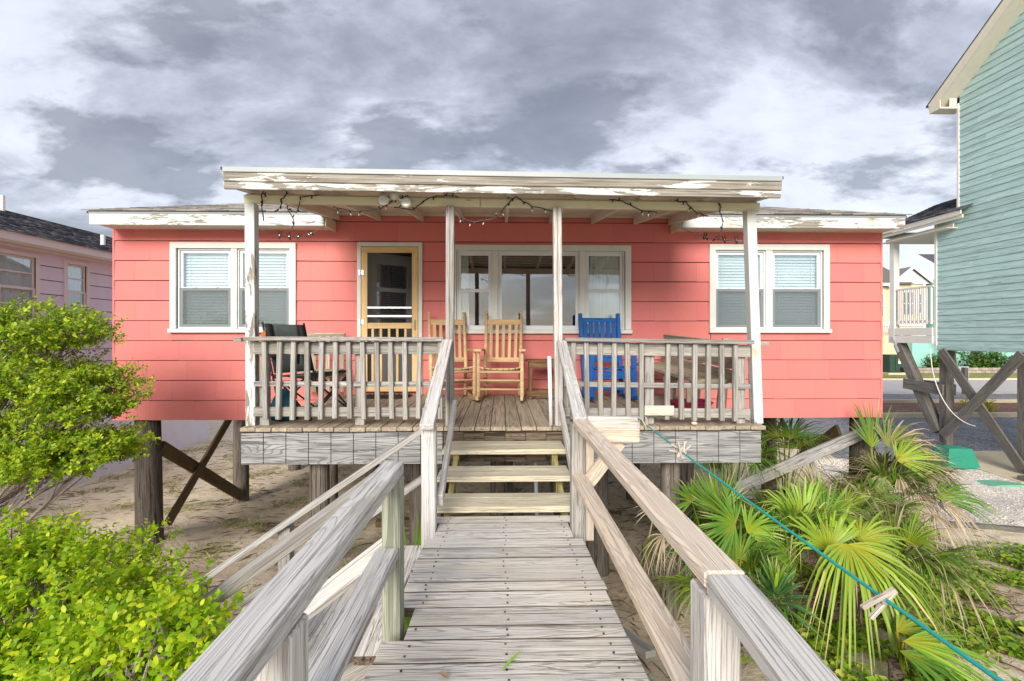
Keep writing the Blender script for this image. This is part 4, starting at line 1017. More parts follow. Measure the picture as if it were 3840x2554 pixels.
for s in (-1, 1):
    part('arm', MB().tube([(s * .28, .30, .62), (s * .29, .1, .66), (s * .29, -.1, .68), (s * .29, -.3, .66)], [.018, .026, .026, .02], 8), M['fabric_dark'], True)
    part('back_pole', MB().tube([(s * .255, .20, .12), (s * .255, .45, .97)], .011, 8), M['black'])
    part('leg', MB().tube([(s * .27, -.28, .02), (s * .27, .24, .43)], .011, 8), M['black']); part('leg', MB().tube([(s * .285, .28, .02), (s * .285, -.26, .45)], .011, 8), M['black'])
    part('foot', MB().ball((s * .27, -.28, .018), .018, 8, 5), M['black']); part('foot', MB().ball((s * .285, .28, .018), .018, 8, 5), M['black'])
    part('arm_strut', MB().tube([(s * .285, -.22, .44), (s * .285, -.22, .67)], .01, 6), M['black'])
for y in (-.27, .27): 
    part('cross_strut', MB().tube([(-.27, y, .03), (.27, y, .43)], .010, 8), M['black']); part('cross_strut', MB().tube([(.27, y + .02, .03), (-.27, y + .02, .43)], .010, 8), M['black'])
part('cup_holder', MB().tube([(-.31, -.12, .55), (-.31, -.12, .66)], [.036, .045], 12), M['fabric_dark'])
# bag behind the camp chair
bb = MB(); n = 10
for j in range(7):
    z = DZ + .005 + .30 * j / 6
    for i in range(n):
        a = 2 * math.pi * i / n; r = .12 * (1.0, 1.08, 1.05, .95, .8, .55, .2)[j] * (1 + .08 * math.sin(3 * a + j)); bb.v.append((-2.14 + r * math.cos(a) * 1.1, 4.72 + r * math.sin(a) * .8, z)); bb.uv.append((0, 0))
for j in range(6):
    for i in range(n): bb.f.append((j * n + i, j * n + (i + 1) % n, (j + 1) * n + (i + 1) % n, (j + 1) * n + i))
bb.f += [tuple(range(n - 1, -1, -1)), tuple(6 * n + i for i in range(n))]
tag(bb.build('cloth_bag', M['tealbag'], smooth=True), 'dark teal cloth bag slumped on deck behind camp chair', 'bag')
# maroon tub
mb = MB(); prof = [(.0, .0), (.16, .0), (.185, .12), (.20, .125), (.20, .14), (.175, .145), (.165, .02), (0, .02)]
n = 20; vs = []
for (r, z) in prof[1:7]:
    for i in range(n):
        a = 2 * math.pi * i / n; c_, s_ = math.cos(a), math.sin(a); q = (abs(c_) ** 4 + abs(s_) ** 4) ** -.25
        vs.append((1.98 + r * q * c_ * 1.05, 4.93 + r * q * s_ * .75, DZ + .003 + z))
fs = [tuple(range(n - 1, -1, -1)), tuple(5 * n + i for i in range(n))]
for j in range(5):
    for i in range(n): fs.append((j * n + i, j * n + (i + 1) % n, (j + 1) * n + (i + 1) % n, (j + 1) * n + i))
mb.add(vs, fs); tag(mb.build('plastic_tub', M['maroon'], smooth=False), 'maroon plastic tub on the deck under the plank bench', 'tub')
sh = MB(); sh.ball((1.78, 4.345, DZ + .018), .03, 10, 6, .6); tag(sh.build('seashell', M['shell'], smooth=True), 'tan seashell on the deck edge under right railing', 'shell')
# white pipe leaning on the post, door mat
pp = MB(); pp.tube([(.455, 4.36, DZ + .002), (.437, 4.33, DZ + .64)], .018, 12); tag(pp.build('white_pipe', M['pvc'], smooth=True), 'white plastic pipe leaning on the right middle porch post', 'pipe')
mm = thing('door_mat', (-1.57, 6.45, DZ), 'black rubber mat in front of the screen door', 'mat')
mt_ = MB(); mt_.box(-1.86, -1.24, 6.25, 6.62, DZ + .002, DZ + .014); mt_.build('mat', M['mat'], mm)
for k in range(9):
    x = -1.82 + k * .0675; board('rib', (x, 6.26, DZ + .018), (x, 6.61, DZ + .018), .03, .008, M['mat'], mm, ch=.002)
# rusty bracket on left rail
rb = MB(); rb.box(-2.205, -2.165, 4.40, 4.44, 3.04, 3.085); rb.box(-2.195, -2.175, 4.405, 4.435, 3.085, 3.10); tag(rb.build('rusty_block', M['rust']), 'small rusty brown block on the left end of the railing', 'block')

# twin flood light on the beam
fl_ = thing('flood_light', (-1.0, 4.39, 4.31), 'white twin head flood light with sensor on the porch beam', 'lamp')
b = MB(); b.ball((-.985, 4.375, 4.335), .045, 14, 8); b.tube([(-.985, 4.40, 4.345), (-.985, 4.37, 4.345)], .05, 14); b.build('sensor', M['lampwhite'], fl_, smooth=True)
for x, z, dx in ((-1.06, 4.285, -.01), (-.875, 4.263, .012)):
    b = MB(); b.tube([(x, 4.40, z), (x + dx * .5, 4.36, z - .002), (x + dx, 4.315, z - .006), (x + dx, 4.305, z - .007)], [.02, .04, .047, .045], 16); h = b.build('lamp_head', M['lampwhite'], fl_, smooth=True)
    b = MB(); b.tube([(x + dx, 4.3048, z - .007), (x + dx, 4.301, z - .007)], [.038, .034], 16); b.build('lens', M['lampglass'], h)
    b = MB(); b.tube([(-.985, 4.385, 4.33), (x, 4.385, z + .01)], .012, 8); b.build('arm', M['lampwhite'], fl_)

# strings of fairy lights
def strand(pts, label, bulbs=7):
    t = thing('string_lights', pts[0], label, 'lights', 'string lights along the beam')
    P = [Vector(p) for p in pts]; path = []
    for a, b in zip(P[:-1], P[1:]):
        for k in range(4): path.append(a.lerp(b, k / 4) + Vector((jit(.006), jit(.004), jit(.006))))
    path.append(P[-1]); b = MB(); b.tube(path, .005, 5); b.build('cable', M['black'], t)
    for k in range(bulbs):
        q = path[int((k + .5) / bulbs * (len(path) - 1))]; d = Vector((jit(.6), jit(.3), random.choice((-1, -1, .6)))).normalized()
        b = MB(); b.tube([q, q + d * .03], .006, 5); bb_ = b.build('bulb_holder', M['black'], t); b = MB(); b.tube([q + d * .03, q + d * .052], [.005, .002], 5); b.build('bulb', M['lampwhite'], bb_)
FY = 4.392
strand([(-2.16, FY, 4.36), (-2.20, FY, 4.345), (-2.19, FY, 4.23), (-2.18, FY, 4.10)], 'black fairy light cable hanging down by the left corner post', 5)
strand([(-1.95, FY, 4.36), (-2.02, FY, 4.30), (-2.02, FY, 4.22), (-2.08, FY, 4.19)], 'short black fairy light loop next to the left corner post', 4)
strand([(-1.70, FY, 4.34), (-1.84, FY, 4.32), (-1.88, FY, 4.18), (-1.97, FY, 4.22), (-1.90, FY, 4.10), (-1.92, FY, 4.03)], 'tangled black fairy light end left of the flood light', 7)
strand([(-1.55, FY, 4.24), (-1.35, FY, 4.19), (-1.12, FY, 4.22), (-.98, FY, 4.30), (-.86, FY, 4.345)], 'black fairy light swag running left up to the flood light', 7)
strand([(-.98, FY - .06, 4.22), (-.82, FY, 4.215), (-.66, FY, 4.33), (-.52, FY, 4.35), (-.40, FY, 4.33)], 'black fairy light swag right of the flood light', 6)
strand([(-.40, FY, 4.15), (-.25, FY, 4.10), (-.05, FY, 4.14), (.05, FY, 4.27), (.13, FY, 4.34), (.28, FY, 4.25), (.50, FY, 4.20)], 'black fairy light swag between the two middle posts', 10)
strand([(1.0, FY, 4.315), (1.12, FY, 4.31), (1.30, FY, 4.22), (1.45, FY, 4.20)], 'black fairy light swag right of the middle posts', 5)
strand([(1.62, FY, 4.31), (1.72, FY, 4.30), (1.82, FY, 4.20), (1.93, FY, 4.17)], 'black fairy light swag near the right corner post', 5)
strand([(2.02, FY, 4.29), (2.05, FY, 4.28), (2.04, FY, 4.20), (2.07, FY, 4.12), (2.04, FY, 3.98)], 'black fairy light end hanging by the right corner post', 5)
# wire clothes lines with pegs
def clothesline(p0, p1, sag, rad, mt, label, name='clothes_line'):
    P0, P1 = Vector(p0), Vector(p1); pts = [P0.lerp(P1, k / 16) + Vector((0, 0, -4 * sag * (k / 16) * (1 - k / 16))) for k in range(17)]
    b = MB(); b.tube(pts, rad, 6); tag(b.build(name, mt, smooth=True), label, 'clothes line'); return lambda t_: P0.lerp(P1, t_) + Vector((0, 0, -4 * sag * t_ * (1 - t_)))
def peg(p, ang, mt, label, group, s=1.0, ax=(0, 1, 0)):
    t = thing('clothes_peg', p, label, 'peg', group); Rm = Matrix.Translation(p) @ Matrix.Rotation(ang, 4, ax)
    for k in (-1, 1):
        v, f = board_geo(.085 * s, .012 * s, .009 * s, .002); me = bpy.data.meshes.new('peg_half'); me.from_pydata(v, [], f); me.materials.append(mt)
        link('peg_half', me, t, Rm @ Matrix.Translation((-.01 * s, 0, k * .0085 * s)) @ Matrix.Rotation(k * .16, 4, 'Y'))
    b = MB(); b.tube([Rm @ Vector((-.005, -.008 * s, 0)), Rm @ Vector((-.005, .008 * s, 0))], .007 * s, 8); b.build('spring', M['steel'], t)
ORD = ('first', 'second', 'third', 'fourth', 'fifth')
f1 = clothesline((-2.25, 4.50, 4.04), (-2.36, 6.36, 4.50), .10, .005, M['wire'], 'thin wire clothes line from left corner post to eave')
for k, (tt, a) in enumerate(((.22, 95), (.36, 75), (.50, 120), (.68, 140), (.74, 30))): peg(f1(tt), R(a), M['pegdark'], ORD[k] + ' dark peg from the left corner post on its wire', 'pegs on the left wire')
f2 = clothesline((2.30, 4.50, 3.96), (2.44, 6.36, 4.51), .05, .005, M['wire'], 'thin wire clothes line from right corner post to eave')
for k, (tt, a) in enumerate(((.06, 85), (.22, 80), (.36, 150), (.50, 70), (.54, 110))): peg(f2(tt), R(a), M['pegdark'], ORD[k] + ' dark peg from the right corner post on its wire', 'pegs on the right wire')
f3 = clothesline((.85, 2.955, 2.535), (.85, -1.2, 2.46), .035, .0042, M['rope'], 'teal rope clothes line running past the palms to camera', 'rope_line')
peg(f3(.045), R(70), M['peg'], 'pale wooden peg nearest to the arm on teal rope', 'pegs on the teal rope', .9)
for a, lb in ((20, 'pale wooden peg lying flat in the cluster on teal rope'), (130, 'pale wooden peg crossing the cluster on teal rope'), (85, 'pale wooden peg hanging upright in the cluster on teal rope')):
    peg(f3(.175 + jit(.004)), R(a), M['peg'], lb, 'pegs on the teal rope')
peg(f3(.462), R(-38), M['peg'], 'large pale peg on teal rope at lower right', 'pegs on the teal rope', 1.0)

# things under the house
t = thing('conduit_pipe', (.36, 4.9, .4), 'grey plastic conduit pipe standing behind the porch steps', 'pipe')
b = MB(); b.tube([(.37, 4.75, G(.37, 4.75) - .05), (.36, 4.75, 1.0), (.335, 4.75, 1.9)], .02, 10); b.build('pipe', M['greypvc'], t, smooth=True)
b = MB(); b.tube([(.336, 4.75, 1.86), (.335, 4.75, 1.93)], .026, 10); b.build('coupling', M['greypvc'], t)
t = thing('wood_pallet', (.1, 6.3, .1), 'brown slatted wooden pallet standing in shade under porch', 'pallet')
zz = G(.1, 6.2)
board('top_board', (-.45, 6.05, zz + .46), (.85, 6.0, zz + .52), .12, .03, M['brace'], t, up=(0, 1, .3))
board('rail', (-.5, 6.1, zz + .36), (.9, 6.1, zz + .40), .09, .03, M['dark'], t, up=(0, 1, 0))
for k in range(11): board('slat', (-.45 + k * .125, 6.06, zz), (-.45 + k * .125, 6.06, zz + .40), .045, .03, M['dark'], t, up=(0, 1, 0))
for x, y, r, lb in ((-.9, 8.2, .4, 'old grey board on sand under the house left of centre'), (1.0, 8.4, -.3, 'old grey board on sand under the house right of centre'), (-2.0, 7.6, .1, 'short weathered beam on sand under the house near pile')):
    tag(board('loose_board', (x, y, G(x, y) + .06), (x + 1.1 * math.cos(r), y + 1.1 * math.sin(r), G(x, y) + .07), .15, .09, M['brace']), lb, 'board')
tag(board('loose_board', (.72, 4.75, .42), (1.15, 3.62, .60), .10, .05, M['grey']), 'grey board lying on sand right of the porch steps', 'board')
tag(board('garden_edging', (6.0, 6.25, .14), (7.7, 5.9, .12), .1, .08, M['greenpost'], up=(0, 0, 1)), 'grey timber edging on sand right of the palmettos', 'timber')
tag(board('garden_edging', (7.2, 7.45, .02), (8.9, 7.1, -.01), .09, .09, M['greenpost'], up=(0, 0, 1)), 'grey timber edging along the front of white pebble bed', 'timber')
# ---------------------------------------------------------------- lilac house on the left
PXW = -9.35
pur = thing('lilac_house', (-13.2, 11.5, ZG), 'lilac shingled house with pale pink trim behind the left shrub', 'house')
PWN = [(8.2, 9.80, 3.30, 4.68), (10.33, 10.96, 3.35, 4.68)]
rects = [(3.0, 15.4, 2.2, 4.80)]
for (a, b, c, d) in PWN: rects = cut(rects, (a + .04, b - .04, c + .04, d - .04))
b = MB()
for (a, e, c, d) in rects: b.box(PXW - .12, PXW - .02, a, e, c, d)
pw = b.build('wall', M['room'], pur)
b = MB(); b.box(PXW - .25, PXW - .05, 3.0, 15.45, ZG - .1, 2.2); b.build('foundation', M['stucco'], pur)
b = MB(); b.box(PXW - 8, PXW - .12, 15.3, 15.4, ZG, 4.8); b.box(PXW - 8, PXW - .12, 3.0, 3.1, ZG, 4.8); b.box(PXW - 8, PXW - 7.9, 3.1, 15.3, ZG, 4.8); b.build('end_wall', M['stucco'], pur)
b = MB(); b.box(PXW - 2.2, PXW - 2.1, 3.2, 15.2, 2.3, 4.8); b.build('inner_wall', M['room'], pur)
for r in range(10):
    c = 2.18 + r * .289 - .004; d = c + .274; y = 6.6 - (.3 if r % 2 else 0)  # courses stop short; the dark gap stands in for their butt shadow
    while y < 15.4:
        a, e = max(y, 6.6), min(y + .61, 15.4); y += .61
        rs = [(a, e, c, min(d, 4.8))]
        for o in PWN: rs = cut(rs, (o[0] + .03, o[1] - .03, o[2] + .03, o[3] - .03))
        for (p, q, s_, e_) in rs:
            if q - p > .02 and e_ - s_ > .02:
                hh, hw = (e_ - s_) / 2, (q - p) / 2 - .0015; m = MB()
                x0, x1 = .010 - .014 * (s_ - c) / .289, .010 - .014 * (e_ - c) / .289
                m.add([(x0, -hw, -hh), (x0, hw, -hh), (x1, hw, hh), (x1, -hw, hh), (x0 - .006, -hw, -hh), (x0 - .006, hw, -hh), (x1 - .006, hw, hh), (x1 - .006, -hw, hh)],
                      [(0, 1, 2, 3), (4, 7, 6, 5), (0, 4, 5, 1), (1, 5, 6, 2), (2, 6, 7, 3), (3, 7, 4, 0)])
                me = m.mesh('shingle'); me.materials.append(M['lilac']); link('shingle', me, pw, Matrix.Translation((PXW, (p + q) / 2, (s_ + e_) / 2)))
def side_window(y0, y1, z0, z1, parent, cols):
    cw = .075; X = PXW + .012
    root = MB(); root.bar((X, y0, z1 - cw / 2), (X, y1, z1 - cw / 2), cw, .03, (1, 0, 0), .004); root = root.build('window', M['lilactrim'], parent)
    for y in (y0 + cw / 2, y1 - cw / 2): board('casing', (X, y, z0 + .05), (X, y, z1 - cw), cw, .03, M['lilactrim'], root, up=(1, 0, 0))
    board('sill', (X + .01, y0 - .02, z0 + .025), (X + .01, y1 + .02, z0 + .025), .05, .06, M['lilactrim'], root, up=(1, 0, 0))
    n = len(cols)
    for (a, b_) in cols:
        zm = (z0 + z1) / 2 - .02
        for (c, d, xo) in ((zm, z1 - cw, -.03), (z0 + .05, zm + .03, -.015)):
            s = MB()
            for (p, q, r_, t_) in ((a, b_, d - .04, d), (a, b_, c, c + .04), (a, a + .04, c + .04, d - .04), (b_ - .04, b_, c + .04, d - .04)): s.box(X + xo - .02, X + xo, p, q, r_, t_)
            s.box(X + xo - .016, X + xo - .004, a + .04, b_ - .04, (c + d) / 2 - .012, (c + d) / 2 + .012)
            s.build('sash', M['lilactrim'], root)
            g = MB(); g.box(X + xo - .024, X + xo - .021, a + .03, b_ - .03, c + .03, d - .03); g.build('pane', M['glass_side'], root)
    cm = MB(); n = 40; vs = []
    for i in range(n + 1):
        t_ = i / n; yy = y0 + .09 + (y1 - y0 - .18) * t_; dx = .02 * math.sin(t_ * 40)
        vs += [(X - .085 + dx, yy, z0 + .06), (X - .085 + dx, yy, z1 - cw)]
    cm.add(vs, [(2 * i, 2 * i + 2, 2 * i + 3, 2 * i + 1) for i in range(n)]); cm.build('curtain', M['curtain'], root, smooth=True)
side_window(*PWN[0], pur, [(8.28, 8.98), (9.02, 9.72)]); side_window(*PWN[1], pur, [(10.41, 10.88)])
EX, EZ2 = -8.95, 4.94
board('fascia', (EX, 3.0, EZ2 - .075), (EX, 15.8, EZ2 - .075), .13, .025, M['lilactrim'], pur, up=(1, 0, 0))
board('drip_trim', (EX + .016, 3.0, EZ2 - .0), (EX + .016, 15.8, EZ2 - .0), .045, .02, M['lilactrim'], pur, up=(1, 0, 0))
b = MB(); b.box(PXW - .02, EX - .013, 3.0, 15.8, EZ2 - .135, EZ2 - .12); b.build('soffit', M['lilactrim'], pur)
board('frieze', (PXW + .025, 3.0, 4.775), (PXW + .025, 15.4, 4.775), .05, .025, M['lilactrim'], pur, up=(1, 0, 0))
b = MB(); sl2 = .335; RX = -13.2; RZ2 = EZ2 + sl2 * (EX - RX)
b.add([(EX + .02, 3, EZ2), (EX + .02, 15.85, EZ2), (RX, 15.85, RZ2), (RX, 3, RZ2), (2 * RX - EX, 15.85, EZ2), (2 * RX - EX, 3, EZ2)], [(0, 1, 2, 3), (3, 2, 4, 5), (0, 3, 5), (1, 4, 2)])
prf = b.build('roof', M['roof2'], pur)
roof_tabs('roof_shingles', (EX + .04, 6.5, EZ2 + .015), (EX + .04, 15.88, EZ2 + .015), (-1, 0, sl2), math.hypot(EX - RX, RZ2 - EZ2) + .05, M['roof2'], prf)
b = MB(); b.tube([(-9.9, 12.0, 5.15), (-9.9, 12.0, 5.55)], .05, 10); b.build('vent_pipe', M['whiteside'], prf)
b = MB(); b.tube([(-9.9, 12.0, 5.2), (-9.9, 12.0, 5.3)], [.14, .06], 10); b.build('vent_flashing', M['black'], prf)
b = MB(); b.tube([(-12.7, 12.35, 6.1), (-12.7, 12.35, 6.62)], .05, 10); b.build('vent_pipe', M['lilactrim'], prf)

# ---------------------------------------------------------------- aqua house on the right
GXW = 12.2
gre = thing('aqua_house', (16, 8, ZG), 'tall aqua clapboard house on timber piles with cream gable trim', 'house')
zb0 = 2.70; ex = .1745
b = MB(); b.add([(GXW + .03, 2.2, zb0), (GXW + .03, 13.05, zb0), (GXW + .03, 13.05, 6.28), (GXW + .03, 12.4, 6.28), (GXW + .03, 12.4, 9.30), (GXW + .03, 7.3, 13.3), (GXW + .03, 2.2, 9.30)], [tuple(range(7))])
b.box(GXW + .03, GXW + 8, 12.39, 12.40, 6.2, 9.3); b.box(GXW + .03, GXW + 8, 13.04, 13.05, zb0, 6.2); b.box(GXW + .03, GXW + 8, 2.2, 2.21, zb0, 9.3); b.box(GXW + .04, GXW + 8, 2.2, 13.04, zb0, zb0 + .1)
gw = b.build('wall', M['aqua'], gre)
sl3 = .775
for k in range(52):
    z = zb0 + .05 + k * ex
    ymax = 13.03 if z < 6.1 else 12.37
    if z > 9.05: ymax = min(12.37, 12.37 - (z - .25 - 9.2) / sl3)
    ymin = 4.5
    if ymax < 8: break
    yj = random.uniform(11.2, 12.2) if k % 3 == 0 else None
    segs = [(ymin, yj - .002), (yj + .002, ymax)] if yj and yj < ymax - .3 else [(ymin, ymax)]
    for (a, e) in segs:
        board('clapboard', (GXW + .008, a, z + ex / 2), (GXW + .008, e, z + ex / 2), ex + .012, .018, M['aqua'], gw, up=(1, 0, -.095), ch=.002)
board('base_trim', (GXW - .005, 4.5, zb0 + .01), (GXW - .005, 13.04, zb0 + .01), .12, .03, M['aqua'], gre, up=(1, 0, 0))
board('corner_trim', (GXW - .003, 13.05, zb0 - .04), (GXW - .003, 13.05, 6.2), .07, .04, M['whitewood'], gre, up=(1, 0, 0)); board('corner_trim', (GXW - .003, 12.40, 6.3), (GXW - .003, 12.40, 9.25), .06, .04, M['whitewood'], gre, up=(1, 0, 0))
# gable overhang
XO = 11.72
def rk(y, up): return 9.38 + (12.72 - y) * sl3 + up
for (nm, dz, h, mt, xo) in (('rake_board', -.13, .16, 'creamtrim', 0), ('rake_trim', -.02, .07, 'creamtrim', -.02)):
    board(nm, (XO + xo, 12.74, rk(12.74, dz)), (XO + xo, 7.3, rk(7.3, dz)), h, .03, M[mt], gre, up=(1, 0, 0))
b = MB(); b.add([(XO + .01, 12.72, rk(12.72, -.19)), (GXW + .01, 12.72, rk(12.72, -.19)), (GXW + .01, 7.3, rk(7.3, -.19)), (XO + .01, 7.3, rk(7.3, -.19))], [(0, 1, 2, 3)]); b.build('soffit', M['creamtrim'], gre)
b = MB(); b.add([(XO - .05, 12.80, rk(12.80, .03)), (GXW + 8, 12.80, rk(12.80, .03)), (GXW + 8, 7.3, rk(7.3, .03)), (XO - .05, 7.3, rk(7.3, .03)), (GXW + 8, 1.8, rk(12.80, .03)), (XO - .05, 1.8, rk(12.80, .03)),
                (XO - .05, 12.80, rk(12.80, .0)), (GXW + 8, 12.80, rk(12.80, .0)), (GXW + 8, 7.3, rk(7.3, .0)), (XO - .05, 7.3, rk(7.3, .0)), (GXW + 8, 1.8, rk(12.80, .0)), (XO - .05, 1.8, rk(12.80, .0))],
               [(0, 1, 2, 3), (3, 2, 4, 5), (6, 9, 8, 7), (9, 11, 10, 8), (0, 3, 9, 6), (3, 5, 11, 9), (1, 0, 6, 7)]); b.build('roof', M['roof2'], gre)
b = MB(); b.box(XO - .01, GXW + .2, 12.40, 12.74, 9.12, 9.16); b.box(XO - .01, XO + .012, 12.42, 12.73, 9.16, 9.36); b.box(XO + .012, GXW + 8, 12.72, 12.745, 9.16, 9.36); b.box(XO + .28, GXW, 12.44, 12.46, 9.16, 9.5); b.build('eave_return', M['creamtrim'], gre)
# rear porch: lean-to roof, post, rail, beam
b = MB(); b.add([(11.85, 12.0, 6.33), (11.85, 14.7, 6.33), (13.9, 14.7, 7.25), (13.9, 12.0, 7.25), (11.85, 12.0, 6.30), (11.85, 14.7, 6.30), (13.9, 14.7, 7.22), (13.9, 12.0, 7.22)], [(0, 3, 2, 1), (4, 5, 6, 7), (0, 1, 5, 4), (1, 2, 6, 5), (3, 0, 4, 7)][:5]); gpr = b.build('porch_roof', M['roof2'], gre)
roof_tabs('roof_shingles', (11.85, 12.42, 6.335), (11.85, 14.72, 6.335), (1, 0, .449), 2.2, M['roof2'], gpr)
for z, h, x in ((6.25, .10, 11.88), (6.15, .09, 11.93), (6.0, .12, 12.12)): board('porch_fascia', (x, 12.0 if x < 12 else 12.45, z), (x, 14.68, z), h, .03, M['creamtrim'], gre, up=(1, 0, 0))
b = MB(); b.box(11.9, 13.8, 12.42, 14.65, 5.93, 5.95); b.build('porch_ceiling', M['creamtrim'], gre)
board('porch_fascia', (11.88, 14.67, 6.2), (14, 14.67, 6.2), .2, .03, M['creamtrim'], gre, up=(0, 1, 0))
board('porch_post', (12.2, 14.46, 2.82), (12.2, 14.46, 5.93), .17, .17, M['whitewood'], gre, up=(0, 1, 0))
board('porch_beam', (12.14, 13.09, 3.17), (12.14, 14.6, 3.17), .22, .04, M['whitewood'], gre, up=(1, 0, 0)); board('porch_beam', (12.14, 13.09, 2.94), (12.14, 14.6, 2.94), .22, .04, M['whitewood'], gre, up=(1, 0, 0))
b = MB(); b.box(12.18, 14, 13.06, 14.6, 3.2, 3.26); b.build('porch_floor', M['whitewood'], gre)
pr = board('porch_rail', (12.19, 13.09, 4.46), (12.19, 14.4, 4.46), .09, .05, M['whitewood'], gre)
for k in range(9):
    y = 13.17 + k * .137; board('baluster', (12.17, y, 3.38), (12.17, y, 4.43), .05, .05, M['whitewood'], pr, up=(0, 1, 0))
board('low_rail', (12.2, 13.09, 3.46), (12.2, 14.4, 3.46), .035, .08, M['whitewood'], pr)
# piles and braces
for x, y in ((12.32, 12.86), (12.32, 10.86), (12.32, 8.6), (14.8, 12.86), (14.8, 10.8), (17.5, 12.8), (17.5, 10.8)): board('pile', (x, y, ZG - .2), (x, y, zb0), .22, .22, M['greenpost'], gre, up=(0, 1, 0))
board('brace', (12.16, 12.86, 2.64), (12.16, 10.80, -.08), .24, .05, M['greenpost'], gre, up=(1, 0, 0))
board('brace', (12.10, 10.75, 2.62), (12.10, 12.75, .30), .24, .05, M['greenpost'], gre, up=(1, 0, 0))
board('brace', (12.25, 14.32, 2.80), (12.25, 13.02, .35), .24, .24, M['greenpost'], gre, up=(1, 0, 0))
board('tie', (12.09, 14.0, 1.62), (12.09, 12.72, 1.56), .30, .05, M['greenpost'], gre, up=(1, 0, 0)); board('tie', (12.46, 13.9, 1.60), (12.46, 12.75, 1.56), .30, .05, M['greenpost'], gre, up=(1, 0, 0))
board('strap', (12.10, 14.45, 3.02), (12.10, 14.2, 2.55), .09, .012, M['signwhite'], gre, up=(1, 0, 0))
b = MB(); b.tube([(12.05, 13.06 - 1.25 * (1 - math.cos(q_ * 1.5708)), 2.7 - 1.95 * math.sin(q_ * 1.5708)) for q_ in [k_ / 14 for k_ in range(15)]], .011, 6); b.build('cable', M['whitewood'], gre)
# small utilities on the pebbles
b = MB(); b.add([(11.0, 11.45, ZG), (11.75, 11.35, ZG), (11.8, 11.95, ZG), (11.05, 12.0, ZG), (11.1, 11.52, ZG + .5), (11.62, 11.45, ZG + .5), (11.66, 11.85, ZG + .5), (11.12, 11.9, ZG + .5)], [(3, 2, 1, 0), (4, 5, 6, 7), (0, 1, 5, 4), (1, 2, 6, 5), (2, 3, 7, 6), (3, 0, 4, 7)])
b.box(10.98, 11.8, 11.33, 12.0, ZG + .0, ZG + .04); tag(b.build('utility_pedestal', M['plasticgreen']), 'green plastic pedestal box at corner of the concrete slab', 'utility box')
b = MB(); n = 10; vs = []
for i in range(n + 1):
    t_ = i / n; zt = ZG + .03 + .05 * math.sin(math.pi * min(1, .25 + .75 * (1 - t_))); x = 10.55 + .85 * t_; y = 10.05 - .10 * t_; vs += [(x, y, ZG), (x, y, zt), (x + .05, y + .42 * (1 - .8 * t_ ** 2), zt), (x + .05, y + .42 * (1 - .8 * t_ ** 2), ZG)]
b.add(vs, [f for i in range(n) for f in ((4 * i, 4 * i + 4, 4 * i + 5, 4 * i + 1), (4 * i + 1, 4 * i + 5, 4 * i + 6, 4 * i + 2), (4 * i + 2, 4 * i + 6, 4 * i + 7, 4 * i + 3))] + [(0, 1, 2, 3), (4 * n + 3, 4 * n + 2, 4 * n + 1, 4 * n)])
tag(b.build('valve_lid', M['lidgreen']), 'pale green valve box lid lying on the white pebbles', 'lid')
b = MB(); b.box(11.6, 12.3, 10.25, 10.42, ZG + .0, ZG + .16); tag(b.build('timber_block', M['greenpost']), 'timber block at foot of the aqua house front pile', 'timber')
b = MB(); b.tube([(11.65, 10.22, ZG + .2), (11.9, 10.2, ZG + .13), (12.05, 10.2, ZG + .18), (12.12, 10.22, ZG + .42), (12.3, 10.25, ZG + .45)], .035, 8); tag(b.build('drain_pipe', M['pvc'], smooth=True), 'curved white drain pipe on timber block by aqua house pile', 'pipe')

# ---------------------------------------------------------------- across the street
def clap(mb, x0, x1, y, z0, z1, e=.15):
    z = z0
    while z < z1 - .01:
        zt = min(z + e, z1); mb.add([(x0, y, z), (x1, y, z), (x1, y + .02, zt), (x0, y + .02, zt), (x0, y + .03, z), (x1, y + .03, z)], [(0, 1, 2, 3), (0, 4, 5, 1)]); z += e
def farwin(x0, x1, z0, z1, y, par, mt=None):
    f = MB()
    for (a, b_, c, d) in ((x0, x1, z1 - .1, z1), (x0, x1, z0, z0 + .1), (x0, x0 + .1, z0 + .1, z1 - .1), (x1 - .1, x1, z0 + .1, z1 - .1), (x0 + .1, x1 - .1, (z0 + z1) / 2 - .04, (z0 + z1) / 2 + .04)): f.box(a, b_, y - .06, y - .005, c, d)
    f = f.build('window', M['whiteside'], par); p = MB(); p.box(x0 + .1, x1 - .1, y - .035, y - .01, z0 + .1, z1 - .1); p.build('pane', M['winfar'], f)
yel = thing('yellow_house', (41, 50, ZG), 'distant pale yellow house with white shingled gable across street', 'house')
b = MB(); b.box(36, 45.4, 50.05, 58, ZG, 8.6); yw = b.build('wall', M['yellowside'], yel)
b = MB(); clap(b, 36, 45.4, 50.0, ZG, 4.1); clap(b, 36, 45.4, 49.99, 4.5, 8.6); b.build('siding', M['yellowside'], yw)
board('corner_trim', (45.42, 49.97, ZG), (45.42, 49.97, 8.6), .3, .08, M['whiteside'], yel, up=(0, 1, 0)); board('band_trim', (36, 49.93, 4.3), (45.5, 49.93, 4.3), .4, .1, M['whiteside'], yel, up=(0, 1, 0))
b = MB(); b.add([(41.6, 49.9, 8.6), (46.1, 49.9, 8.6), (43.9, 49.9, 10.3), (41.6, 58, 8.6), (46.1, 58, 8.6), (43.9, 58, 10.3)], [(0, 1, 2), (3, 5, 4)]); b.build('gable', M['whiteside'], yel)
b = MB(); b.add([(41.2, 49.6, 8.35), (43.9, 49.6, 10.45), (46.4, 49.6, 8.5), (41.2, 58, 8.35), (43.9, 58, 10.45), (46.4, 58, 8.5)], [(0, 3, 4, 1), (1, 4, 5, 2)]); b.add([(35, 49.5, 8.6), (43.9, 49.5, 8.6), (43.9, 54, 11.2), (35, 54, 11.2)], [(0, 1, 2, 3)]); b.build('roof', M['roof'], yel)
